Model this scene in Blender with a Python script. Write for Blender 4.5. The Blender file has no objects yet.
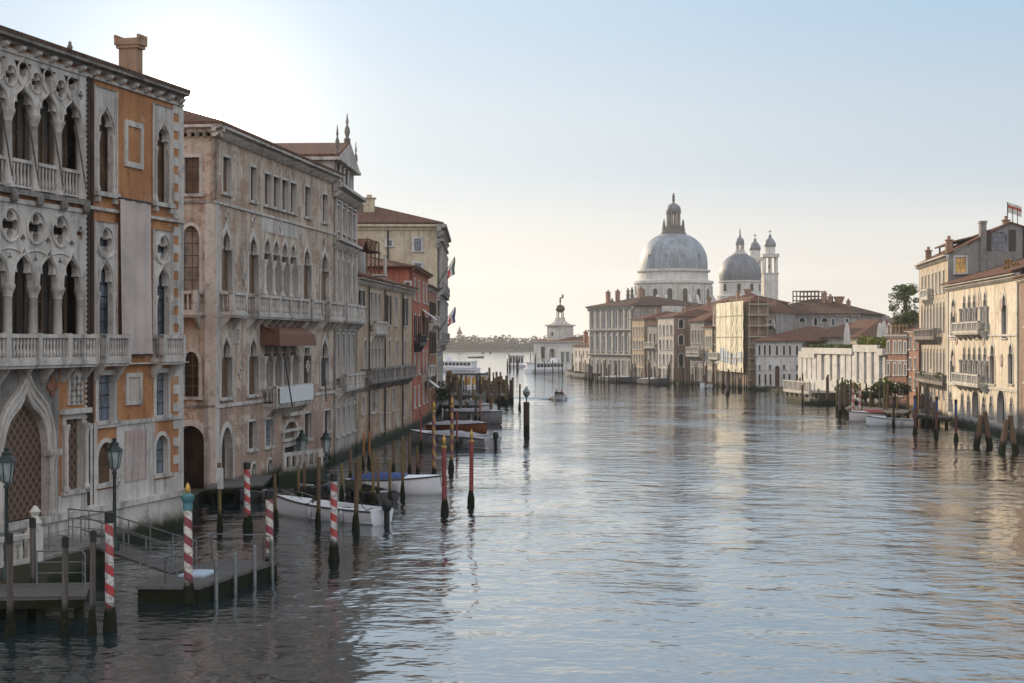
import bpy, math, random
from mathutils import Vector, Matrix
from mathutils.geometry import tessellate_polygon
rnd = random.Random(7)
R = math.radians
PI = math.pi
scene = bpy.context.scene
col = scene.collection
F = 1550.0; CX = 512.0; HY = 342.0; H = 9.0

# ------------------------------------------------------------------ camera
cd = bpy.data.cameras.new("camera")
cam = bpy.data.objects.new("camera", cd); col.objects.link(cam)
cam.location = (0, 0, H); cam.rotation_euler = (R(90), 0, 0)
cd.sensor_width = 36; cd.lens = F / 1024 * 36; cd.clip_start = .5; cd.clip_end = 30000
cd.shift_y = (342 - 341.5) / 1024
scene.camera = cam

# ------------------------------------------------------------------ sky, sun, exposure
SUN_AZ, SUN_EL = -36.0, 13.5
w = bpy.data.worlds.new("World"); scene.world = w; w.use_nodes = True
wn, wl = w.node_tree.nodes, w.node_tree.links
bg = wn["Background"]
sky = wn.new("ShaderNodeTexSky"); sky.sky_type = 'NISHITA'; sky.sun_disc = False
sky.sun_elevation = R(9.5); sky.sun_rotation = R(-13.0)
sky.air_density = 1.0; sky.dust_density = 1.5; sky.ozone_density = 1.5; sky.altitude = 0
# the bright aureole round the low sun
tcw = wn.new("ShaderNodeTexCoord")
dt = wn.new("ShaderNodeVectorMath"); dt.operation = 'DOT_PRODUCT'
sv = Vector((math.sin(R(-11.5)) * math.cos(R(8.4)), math.cos(R(-11.5)) * math.cos(R(8.4)), math.sin(R(8.4))))
nrm = wn.new("ShaderNodeVectorMath"); nrm.operation = 'NORMALIZE'
wl.new(tcw.outputs["Generated"], nrm.inputs[0]); wl.new(nrm.outputs[0], dt.inputs[0]); dt.inputs[1].default_value = sv
def wmath(op, a, b=None, cl=False):
    n = wn.new("ShaderNodeMath"); n.operation = op; n.use_clamp = cl
    for i, v in enumerate((a, b)):
        if v is None: continue
        if isinstance(v, (int, float)): n.inputs[i].default_value = v
        else: wl.new(v, n.inputs[i])
    return n.outputs[0]
dd = wmath('MAXIMUM', dt.outputs["Value"], 0.0)
g1 = wmath('MULTIPLY', wmath('POWER', dd, 14.0), 2.1)
g2 = wmath('MULTIPLY', wmath('POWER', dd, 350.0), 4.0)
g3 = wmath('MULTIPLY', wmath('POWER', dd, 3500.0), 40.0)
gs = wmath('ADD', wmath('ADD', g1, g2), g3)
gc = wn.new("ShaderNodeVectorMath"); gc.operation = 'SCALE'; gc.inputs[0].default_value = (1.0, .82, .60)
wl.new(gs, gc.inputs["Scale"])
ga = wn.new("ShaderNodeVectorMath"); ga.operation = 'ADD'
# thin high haze: soft horizontal streaks low in the sky
mpw = wn.new("ShaderNodeMapping"); mpw.inputs["Scale"].default_value = (2.0, 2.0, 30.0)
wl.new(nrm.outputs[0], mpw.inputs["Vector"])
nzw = wn.new("ShaderNodeTexNoise"); nzw.inputs["Scale"].default_value = 1.3; nzw.inputs["Detail"].default_value = 3
wl.new(mpw.outputs[0], nzw.inputs["Vector"])
sp = wn.new("ShaderNodeSeparateXYZ"); wl.new(nrm.outputs[0], sp.inputs[0])
low = wmath('SUBTRACT', 1.0, wmath('MULTIPLY', wmath('ABSOLUTE', sp.outputs[2]), 6.0), True)
st = wmath('MULTIPLY', wmath('MULTIPLY', wmath('SUBTRACT', nzw.outputs[0], .45, True), low), 3.0)
base_mul = wn.new("ShaderNodeVectorMath"); base_mul.operation = 'MULTIPLY'
wl.new(sky.outputs[0], base_mul.inputs[0]); base_mul.inputs[1].default_value = (.012, .018, .035)
el = wmath('MAXIMUM', sp.outputs[2], 0.0)
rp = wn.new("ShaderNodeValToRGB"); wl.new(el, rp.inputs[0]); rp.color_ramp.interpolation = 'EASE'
SKYC = [(0.0, (.76, .70, .63)), (.05, (.70, .685, .65)), (.12, (.49, .575, .64)), (.22, (.36, .52, .67)), (.31, (.66, .83, 1.0)), (1.0, (.52, .58, .66))]  # unseen band above the frame brightened to light the water and facades
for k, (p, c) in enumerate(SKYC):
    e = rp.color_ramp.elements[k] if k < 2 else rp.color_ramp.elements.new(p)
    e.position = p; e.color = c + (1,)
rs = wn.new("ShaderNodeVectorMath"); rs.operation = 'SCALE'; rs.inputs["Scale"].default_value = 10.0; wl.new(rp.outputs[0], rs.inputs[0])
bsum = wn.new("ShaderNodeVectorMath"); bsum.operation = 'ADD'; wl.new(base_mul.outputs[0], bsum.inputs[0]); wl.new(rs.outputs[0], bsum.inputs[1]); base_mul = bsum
# rosy western glow added to the unseen sky behind the camera, filling the facades
west_fill = wmath('MULTIPLY', wmath('POWER', wmath('MAXIMUM', wmath('MULTIPLY', sp.outputs[1], -1.0), 0.0), .7), 6.5)
wv = wn.new('ShaderNodeVectorMath'); wv.operation = 'SCALE'; wv.inputs[0].default_value = (1.0, .78, .66); wl.new(west_fill, wv.inputs['Scale'])
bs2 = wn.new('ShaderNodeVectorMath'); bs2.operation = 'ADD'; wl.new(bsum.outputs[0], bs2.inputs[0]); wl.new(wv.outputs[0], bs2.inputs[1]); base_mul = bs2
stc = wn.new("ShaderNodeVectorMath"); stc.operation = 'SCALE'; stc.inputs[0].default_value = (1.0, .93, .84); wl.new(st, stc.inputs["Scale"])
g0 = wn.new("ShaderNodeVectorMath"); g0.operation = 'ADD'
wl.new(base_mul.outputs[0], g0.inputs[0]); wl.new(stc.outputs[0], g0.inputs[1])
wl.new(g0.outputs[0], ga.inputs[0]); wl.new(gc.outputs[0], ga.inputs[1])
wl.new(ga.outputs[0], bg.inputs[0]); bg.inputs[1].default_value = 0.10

sl = bpy.data.lights.new("sun", 'SUN'); sl.energy = 5.0; sl.angle = R(0.6); sl.color = (1.0, .79, .54)
so = bpy.data.objects.new("sun", sl); col.objects.link(so)
sd = Vector((math.sin(R(SUN_AZ)) * math.cos(R(SUN_EL)), math.cos(R(SUN_AZ)) * math.cos(R(SUN_EL)), math.sin(R(SUN_EL))))
so.rotation_euler = sd.to_track_quat('Z', 'Y').to_euler(); so.location = (0, 0, 200)
vs = scene.view_settings
vs.view_transform = 'Standard'; vs.look = 'None'; vs.gamma = 1; vs.exposure = 0.15
vs.use_curve_mapping = False
cy = scene.cycles
cy.max_bounces = 5; cy.diffuse_bounces = 2; cy.glossy_bounces = 3; cy.transmission_bounces = 3; cy.volume_bounces = 0
cy.sample_clamp_indirect = 4; cy.caustics_reflective = False; cy.caustics_refractive = False
try:
    cy.use_denoising = True; cy.denoiser = 'OPENIMAGEDENOISE'
except Exception: pass

# ------------------------------------------------------------------ materials
class NT:
    def __init__(s, name):
        s.m = bpy.data.materials.new(name); s.m.use_nodes = True
        s.n = s.m.node_tree.nodes; s.l = s.m.node_tree.links
        s.b = s.n["Principled BSDF"]; s.tc = s.n.new("ShaderNodeTexCoord")
    def put(s, v, inp):
        if isinstance(v, (int, float)): inp.default_value = v
        elif isinstance(v, tuple): inp.default_value = (v + (1,)) if len(v) == 3 and len(inp.default_value) == 4 else v
        else: s.l.new(v, inp)
    def math(s, op, a, b=0.0, cl=False):
        n = s.n.new("ShaderNodeMath"); n.operation = op; n.use_clamp = cl
        s.put(a, n.inputs[0]); s.put(b, n.inputs[1]); return n.outputs[0]
    def map(s, sc, src="Object", loc=(0, 0, 0), rot=(0, 0, 0)):
        n = s.n.new("ShaderNodeMapping"); s.l.new(s.tc.outputs[src], n.inputs[0])
        n.inputs["Scale"].default_value = sc; n.inputs["Location"].default_value = loc; n.inputs["Rotation"].default_value = rot
        return n.outputs[0]
    def noise(s, v, scale, det=4, rough=.55):
        n = s.n.new("ShaderNodeTexNoise"); s.l.new(v, n.inputs["Vector"]); n.inputs["Scale"].default_value = scale
        n.inputs["Detail"].default_value = det; n.inputs["Roughness"].default_value = rough; return n.outputs[0]
    def ramp(s, v, a, b):
        n = s.n.new("ShaderNodeMapRange"); s.put(v, n.inputs[0]); n.inputs[1].default_value = a; n.inputs[2].default_value = b
        n.interpolation_type = 'SMOOTHSTEP'; return n.outputs[0]
    def mix(s, f, a, b, mode='MIX'):
        n = s.n.new("ShaderNodeMix"); n.data_type = 'RGBA'; n.blend_type = mode
        s.put(f, n.inputs[0]); s.put(a, n.inputs[6]); s.put(b, n.inputs[7]); return n.outputs[2]
    def bump(s, h, dist, strength=1.0):
        n = s.n.new("ShaderNodeBump"); s.put(h, n.inputs["Height"]); n.inputs["Distance"].default_value = dist
        n.inputs["Strength"].default_value = strength; s.l.new(n.outputs[0], s.b.inputs["Normal"])
    def worldz(s):
        g = s.n.new("ShaderNodeNewGeometry"); x = s.n.new("ShaderNodeSeparateXYZ"); s.l.new(g.outputs["Position"], x.inputs[0]); return x.outputs[2]
def c3(c, k=1.0): return (c[0] * k, c[1] * k, c[2] * k)

def wall_mat(name, c1, c2, patch=None, amount=.5, bricks=0.0, rough=.9, streak=.45, damp=.75, ps=.45):
    t = NT(name)
    o = t.map((1, 1, 1))
    c = t.mix(t.ramp(t.noise(o, .35, 5, .6), .35, .65), c1, c2)
    fine = t.noise(o, 5.0, 5, .7)
    if bricks > 0 or patch is not None:
        bt = t.n.new("ShaderNodeTexBrick"); t.l.new(t.map((1, 1, 1), "UV"), bt.inputs["Vector"])
        bt.inputs["Scale"].default_value = 1.0; bt.inputs["Brick Width"].default_value = .28; bt.inputs["Row Height"].default_value = .09
        bt.inputs["Mortar Size"].default_value = .012
        pc = patch or c1
        bt.inputs["Color1"].default_value = c3(pc, 1.15) + (1,); bt.inputs["Color2"].default_value = c3(pc, .7) + (1,)
        bt.inputs["Mortar"].default_value = (.42, .37, .31, 1)
        if bricks > 0:
            c = t.mix(bricks, c, bt.outputs[0])
        else:
            zl = t.math('MULTIPLY', t.ramp(t.worldz(), 8.5, .5), .12)
            f = t.ramp(t.math('ADD', t.math('ADD', t.noise(o, ps, 6, .65), zl), t.math('MULTIPLY', t.math('SUBTRACT', fine, .5), .35)), 1 - amount - .02, 1 - amount + .05)
            c = t.mix(f, c, bt.outputs[0])
    sm = t.noise(t.map((1.7, 1.7, .12)), 1.0, 5, .6)
    c = t.mix(t.math('MULTIPLY', t.ramp(sm, .46, .68), min(1, streak * 1.35)), c, c3(c1, .25), 'MIX')
    c = t.mix(t.math('MULTIPLY', t.ramp(fine, .35, .75), .28), c, c3(c2, .55))
    spots = t.noise(o, 1.4, 4, .7)
    c = t.mix(t.math('MULTIPLY', t.ramp(spots, .54, .66), .5), c, c3(c2, .45))
    pale = t.noise(t.map((.8, .8, .5), loc=(7, 3, 5)), 1.0, 6, .7); c = t.mix(t.math('MULTIPLY', t.ramp(pale, .55, .68), .45), c, t.mix(.5, c3(c1, 1.25), (.55, .52, .47)))
    if damp > 0:
        z = t.math('ADD', t.worldz(), t.math('MULTIPLY', t.noise(o, .9, 3), -.8))
        c = t.mix(t.ramp(z, damp, damp - .7), c, (.06, .055, .035))
        c = t.mix(t.ramp(z, .25, -.1), c, (.015, .022, .008))
    t.put(c, t.b.inputs["Base Color"]); t.b.inputs["Roughness"].default_value = rough
    t.b.inputs["Specular IOR Level"].default_value = .25
    t.bump(t.math('ADD', fine, sm), .03, .6)
    return t.m
def plain(name, c, rough=.6, metal=0.0, var=.35, scale=3.0, spec=.4, foot=False):
    t = NT(name); o = t.map((1, 1, 1)); n = t.noise(o, scale, 4, .65)
    cc = t.mix(t.math('MULTIPLY', t.ramp(n, .35, .7), 1.0), c, c3(c, 1 - var))
    if foot:
        z = t.math('ADD', t.worldz(), t.math('MULTIPLY', t.noise(o, 4, 3), -.5))
        cc = t.mix(t.ramp(z, .75, .25), cc, (.018, .02, .01))
    t.put(cc, t.b.inputs["Base Color"]); t.b.inputs["Roughness"].default_value = rough; t.b.inputs["Metallic"].default_value = metal
    t.b.inputs["Specular IOR Level"].default_value = spec
    t.bump(n, .01, .5)
    return t.m
def wood(name, c, foot=True):
    t = NT(name); n = t.noise(t.map((14, 14, .7)), 1.0, 5, .7); k = t.noise(t.map((1, 1, .6)), 1.2, 3)
    cc = t.mix(t.ramp(n, .3, .72), c3(c, 1.25), c3(c, .5)); cc = t.mix(t.math('MULTIPLY', t.ramp(k, .45, .7), .5), cc, c3(c, .45))
    if foot:
        z = t.math('ADD', t.worldz(), t.math('MULTIPLY', t.noise(t.map((1, 1, 1)), 4, 3), -.7))
        cc = t.mix(t.ramp(z, .7, .25), cc, (.016, .018, .009))
    t.put(cc, t.b.inputs["Base Color"]); t.b.inputs["Roughness"].default_value = .9; t.b.inputs["Specular IOR Level"].default_value = .1
    t.bump(n, .02, .8); return t.m
def planks(name, c):
    t = NT(name); v = t.map((1, 1, 1), "UV"); bt = t.n.new("ShaderNodeTexBrick"); t.l.new(v, bt.inputs["Vector"])
    bt.inputs["Scale"].default_value = 1; bt.inputs["Brick Width"].default_value = 3.0; bt.inputs["Row Height"].default_value = .16; bt.inputs["Mortar Size"].default_value = .012
    bt.inputs["Color1"].default_value = c3(c, 1.2) + (1,); bt.inputs["Color2"].default_value = c3(c, .75) + (1,); bt.inputs["Mortar"].default_value = c3(c, .15) + (1,)
    n = t.noise(v, 2.5, 5, .7); cc = t.mix(t.math('MULTIPLY', t.ramp(n, .4, .7), .5), bt.outputs[0], c3(c, .4))
    t.put(cc, t.b.inputs["Base Color"]); t.b.inputs["Roughness"].default_value = .75; t.bump(bt.outputs[1], .01, -.6); return t.m
def stripes(name, ca, cb, pitch, frac=.5, twist=1.0):
    t = NT(name); g = t.n.new("ShaderNodeTexGradient"); g.gradient_type = 'RADIAL'; t.l.new(t.map((1, 1, 1)), g.inputs[0])
    x = t.n.new("ShaderNodeSeparateXYZ"); t.l.new(t.tc.outputs["Object"], x.inputs[0])
    f = t.math('FRACT', t.math('ADD', t.math('DIVIDE', x.outputs[2], pitch), t.math('MULTIPLY', g.outputs["Fac"], twist)))
    n = t.noise(t.map((1, 1, 1)), 9, 5, .7)
    cc = t.mix(t.math('GREATER_THAN', f, frac), ca, cb)
    cc = t.mix(t.math('MULTIPLY', t.ramp(n, .46, .6), .6), cc, (.13, .10, .085)); cc = t.mix(t.math('MULTIPLY', t.ramp(t.noise(t.map((3, 3, .8)), 1.0, 5, .7), .45, .65), .5), cc, (.20, .17, .15))
    z = t.math('ADD', t.worldz(), t.math('MULTIPLY', n, -.6)); cc = t.mix(t.ramp(z, .75, .35), cc, (.016, .018, .009))
    t.put(cc, t.b.inputs["Base Color"]); t.b.inputs["Roughness"].default_value = .55; t.bump(n, .01, .5); return t.m
def tiles(name, c):
    t = NT(name); v = t.map((1, 1, 1), "UV")
    wv = t.n.new("ShaderNodeTexWave"); t.l.new(v, wv.inputs[0]); wv.inputs["Scale"].default_value = .314 * 4.4; wv.inputs["Distortion"].default_value = .6
    bt = t.n.new("ShaderNodeTexBrick"); t.l.new(v, bt.inputs["Vector"]); bt.inputs["Brick Width"].default_value = .23; bt.inputs["Row Height"].default_value = .38; bt.inputs["Scale"].default_value = 1
    bt.inputs["Color1"].default_value = c3(c, 1.35) + (1,); bt.inputs["Color2"].default_value = c3(c, .6) + (1,); bt.inputs["Mortar"].default_value = c3(c, .35) + (1,); bt.inputs["Mortar Size"].default_value = .015
    n = t.noise(v, .5, 6, .7); cc = t.mix(t.math('MULTIPLY', t.ramp(n, .42, .68), .6), bt.outputs[0], c3((.22, .19, .13), .55))
    cc = t.mix(t.math('MULTIPLY', t.ramp(wv.outputs[1], .6, .1), .5), cc, c3(c, .25))
    t.put(cc, t.b.inputs["Base Color"]); t.b.inputs["Roughness"].default_value = .9; t.b.inputs["Specular IOR Level"].default_value = .2
    t.bump(wv.outputs[1], .07, .9); return t.m
def lead(name, c):
    t = NT(name); g = t.n.new("ShaderNodeTexGradient"); g.gradient_type = 'RADIAL'; t.l.new(t.map((1, 1, 1)), g.inputs[0])
    f = t.math('FRACT', t.math('MULTIPLY', g.outputs["Fac"], 64.0)); ridge = t.ramp(t.math('ABSOLUTE', t.math('SUBTRACT', f, .5)), .38, .5)
    n = t.noise(t.map((.5, .5, .12)), 1.0, 5, .7); cc = t.mix(t.ramp(n, .35, .65), c3(c, 1.15), c3(c, .7)); cc = t.mix(t.math('MULTIPLY', ridge, .5), cc, c3(c, .5))
    t.put(cc, t.b.inputs["Base Color"]); t.b.inputs["Roughness"].default_value = .55; t.b.inputs["Metallic"].default_value = .15; t.bump(ridge, .15, .8); return t.m
def glass(name, c, rough=.12, spec=.5, grid=None, gc=(.05, .03, .02)):
    t = NT(name); n = t.noise(t.map((1.2, 1.2, .8)), 1.1, 2); cc = t.mix(t.ramp(n, .4, .62), c, c3(c, .45))
    if grid:
        bt = t.n.new("ShaderNodeTexBrick"); t.l.new(t.map((1, 1, 1), "UV"), bt.inputs["Vector"]); bt.inputs["Scale"].default_value = 1; bt.offset = 0
        bt.inputs["Brick Width"].default_value = grid[0]; bt.inputs["Row Height"].default_value = grid[1]; bt.inputs["Mortar Size"].default_value = .03
        cc = t.mix(bt.outputs[1], cc, gc)
    t.put(cc, t.b.inputs["Base Color"]); t.b.inputs["Roughness"].default_value = rough; t.b.inputs["Specular IOR Level"].default_value = spec
    t.bump(n, .03, .3); return t.m
def lattice(name, ca, cb, s=.32):
    t = NT(name); v = t.map((1, 1, 1), "UV", rot=(0, 0, R(45))); bt = t.n.new("ShaderNodeTexBrick"); bt.offset = 0; t.l.new(v, bt.inputs["Vector"]); bt.inputs["Scale"].default_value = 1
    bt.inputs["Brick Width"].default_value = s; bt.inputs["Row Height"].default_value = s; bt.inputs["Mortar Size"].default_value = .05
    cc = t.mix(bt.outputs[1], ca, cb); t.put(cc, t.b.inputs["Base Color"]); t.b.inputs["Roughness"].default_value = .8; t.bump(bt.outputs[1], .04, .8); return t.m

M = dict(
    stone=wall_mat("weathered_white_stone", (.60, .55, .50), (.44, .40, .36), streak=.5),
    stone_clean=wall_mat("pale_stone", (.60, .57, .52), (.48, .45, .40), streak=.25),
    stone_dirty=wall_mat("dirty_grey_stone", (.30, .27, .24), (.19, .17, .155), streak=.6),
    ochre=wall_mat("ochre_plaster", (.47, .22, .095), (.36, .16, .07), streak=.3),
    barbaro=wall_mat("worn_pink_plaster", (.56, .46, .37), (.45, .36, .28), patch=(.36, .19, .13), amount=.49, streak=.45, ps=.5),
    barbaro_side=wall_mat("pale_brick", (.38, .29, .23), (.30, .22, .17), patch=(.33, .19, .14), bricks=.65, streak=.4),
    beige=wall_mat("faded_beige_plaster", (.48, .37, .26), (.38, .28, .19), patch=(.30, .16, .11), amount=.40, streak=.55),
    baroque=wall_mat("grey_white_plaster", (.42, .38, .34), (.33, .295, .265), streak=.5),
    red=wall_mat("red_plaster", (.42, .14, .085), (.34, .11, .065), streak=.35),
    rust=wall_mat("rust_brown_plaster", (.34, .17, .09), (.26, .12, .07), streak=.4),
    cream=wall_mat("cream_plaster", (.56, .48, .35), (.48, .40, .28), streak=.25),
    cream2=wall_mat("warm_cream_stone", (.74, .66, .53), (.62, .53, .40), streak=.35),
    tan=wall_mat("tan_stone", (.55, .47, .36), (.44, .36, .27), streak=.5, patch=(.30, .16, .10), amount=.35),
    grey=wall_mat("grey_plaster", (.26, .25, .24), (.21, .20, .19), streak=.3),
    greyblue=wall_mat("grey_blue_stone", (.37, .345, .32), (.28, .26, .24), streak=.45),
    white=wall_mat("white_plaster", (.66, .64, .60), (.54, .52, .48), streak=.25),
    istrian=wall_mat("white_marble", (.60, .58, .55), (.50, .48, .45), streak=.3, damp=0),
    brick=wall_mat("red_brick", (.34, .13, .08), (.24, .09, .06), patch=(.33, .13, .08), bricks=.8, streak=.35),
    brownbrick=wall_mat("brown_brick", (.26, .17, .12), (.20, .13, .09), patch=(.27, .16, .11), bricks=.7, streak=.4),
    algae=wall_mat("weedy_stone", (.34, .30, .25), (.25, .22, .18), streak=.6, damp=1.9),
    tile=tiles("terracotta_tiles", (.19, .08, .05)), tile_dark=tiles("dark_terracotta_tiles", (.12, .06, .042)),
    lead=lead("lead_sheet", (.25, .28, .32)), lead_dark=lead("dark_lead_sheet", (.15, .165, .19)),
    pane=glass("dark_window_glass", (.03, .022, .018), .15, .22, (.55, .6), (.10, .075, .055)),
    pane_far=glass("plain_dark_glass", (.04, .032, .026), .3, .2),  # dark glass without glazing bars
    pane_brown=glass("brown_curtained_glass", (.12, .07, .04), .3, .25, (.6, .8), (.05, .03, .02)),
    pane_blue=glass("bluish_window_glass", (.14, .17, .22), .2, .5, (.5, .55), (.03, .025, .02)),
    pane_dusk=glass('curtained_window_glass', (.24, .21, .18), .3, .4, (.5, .7), (.06, .05, .04)),
    pane_gold=glass("gold_glow_glass", (.75, .45, .12), .3, .4, (.8, .6), (.3, .18, .08)),  # gold colour stands in for glow and sun reflections on panes
    shutter=plain("dark_shutter_paint", (.045, .035, .03), .7), white_blind=plain("white_blind", (.7, .68, .64), .8, var=.1),
    lattice=lattice("brown_lattice", (.05, .03, .02), (.16, .095, .06)), marble=wall_mat("pink_marble", (.42, .30, .26), (.52, .44, .40), streak=.5, damp=0),
    iron=plain("black_iron", (.03, .03, .03), .5, .5), rail=plain("galvanised_steel", (.22, .23, .23), .5, .6), green_iron=plain("dark_green_iron", (.03, .045, .04), .5, .3),
    lamp_glass=glass("frosted_lantern_glass", (.30, .36, .36), .25, .5),
    wood=wood("weathered_brown_wood", (.15, .10, .065)), wood_olive=wood("olive_wood", (.17, .125, .06)), wood_dark=wood("dark_wet_wood", (.07, .05, .038)), wood_grey=wood("grey_wood", (.12, .105, .095)),
    deck=planks("grey_decking", (.10, .09, .082)), stripe=stripes("red_white_paint", (.46, .035, .04), (.64, .61, .59), .62),
    stripe_dark=stripes("dark_red_white_paint", (.24, .03, .05), (.68, .64, .58), .62), stripe_yellow=stripes("purple_yellow_paint", (.16, .05, .08), (.45, .25, .04), .75),
    stripe_pink=stripes("pink_white_paint", (.5, .1, .1), (.7, .66, .62), .8),
    redpaint=plain("faded_red_paint", (.26, .055, .05), .6, foot=True), orangepaint=plain("orange_paint", (.38, .13, .03), .6, foot=True), bluepaint=None,
    weed=plain("wet_seaweed", (.02, .022, .012), .75, var=.6, scale=12, spec=.08), gold=plain("gold_paint", (.5, .32, .08), .4, .6), teal=plain("verdigris_paint", (.08, .22, .25), .55),
    hull_white=plain("white_boat_paint", (.72, .73, .75), .3, var=.08), hull_dark=plain("dark_boat_paint", (.05, .045, .045), .4), hull_orange=plain("varnished_mahogany", (.20, .07, .03), .25), hull_grey=plain("grey_boat_paint", (.38, .38, .40), .4),
    tarp_blue=plain("blue_tarpaulin", (.035, .06, .20), .7), tarp_grey=plain("grey_tarpaulin", (.36, .36, .38), .75), tarp_red=plain("red_tarpaulin", (.30, .05, .045), .7), rubber=plain("black_rubber", (.02, .02, .02), .6),
    cloth=plain("beige_banner_cloth", (.52, .43, .39), .9, var=.25, scale=.6), awning=plain("brown_awning_cloth", (.17, .075, .05), .85, var=.2), awning_white=plain("white_awning_cloth", (.62, .62, .62), .85, var=.1),
    canvas=plain("white_canvas", (.62, .60, .56), .9, var=.15), sheeting=plain("scaffold_sheeting", (.84, .76, .58), .9, var=.25, scale=.5), bluesheet=plain("blue_white_sheet", (.40, .47, .56), .8, var=.3, scale=.8),
    concrete=wall_mat("quay_stone", (.30, .27, .24), (.22, .20, .18), streak=.3, damp=1.0), skin=plain("skin", (.5, .3, .22), .6), redcloth=plain("red_cloth", (.45, .06, .05), .9), darkcloth=plain("dark_cloth", (.04, .045, .06), .9),
    flagred=plain("flag_red", (.45, .08, .06), .9), flagwhite=plain("flag_white", (.62, .58, .54), .9), flagblue=plain("flag_blue", (.06, .08, .20), .9), flaggreen=plain("flag_dark_green", (.05, .12, .08), .9),
    chimney=wall_mat("chimney_plaster", (.36, .22, .14), (.28, .17, .11), streak=.3, damp=0), foam=plain("wake_foam", (.55, .58, .6), .6), statue=plain("dark_statue_stone", (.12, .115, .11), .8), bronze=plain("dark_bronze", (.10, .085, .05), .5, .5),
)
def leafmat(name, a, b):
    t = NT(name); c = t.mix(t.ramp(t.noise(t.map((1, 1, 1)), .8, 5, .7), .35, .65), a, b); t.put(c, t.b.inputs["Base Color"]); t.b.inputs["Roughness"].default_value = .7
    t.b.inputs["Specular IOR Level"].default_value = .2
    return t.m
def twotone():
    t = NT("blue_over_red_paint"); n = t.noise(t.map((3, 3, 2)), 2, 4); z = t.math('ADD', t.worldz(), t.math('MULTIPLY', n, .4))
    cc = t.mix(t.math('GREATER_THAN', z, 2.6), (.13, .045, .04), (.04, .075, .22)); cc = t.mix(t.ramp(z, 1.1, .6), cc, (.018, .02, .01)); t.put(cc, t.b.inputs["Base Color"]); t.b.inputs["Roughness"].default_value = .7; return t.m
M['bluepaint'] = twotone()
M['leaf'] = leafmat("green_leaves", (.07, .10, .025), (.14, .16, .045)); M['leaf_yellow'] = leafmat("yellow_green_leaves", (.12, .14, .02), (.20, .20, .03)); M['leaf_dark'] = leafmat("dark_leaves", (.03, .045, .018), (.055, .07, .025))
M['scaf'] = plain('galvanised_scaffold', (.38, .33, .25), .6)
M['leaf_far'] = leafmat("far_foliage", (.035, .05, .03), (.055, .07, .04)); M['bark'] = wood("bark", (.10, .075, .05), False); M['leaf_rust'] = leafmat("rusty_leaves", (.30, .16, .04), (.22, .14, .04))
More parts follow.
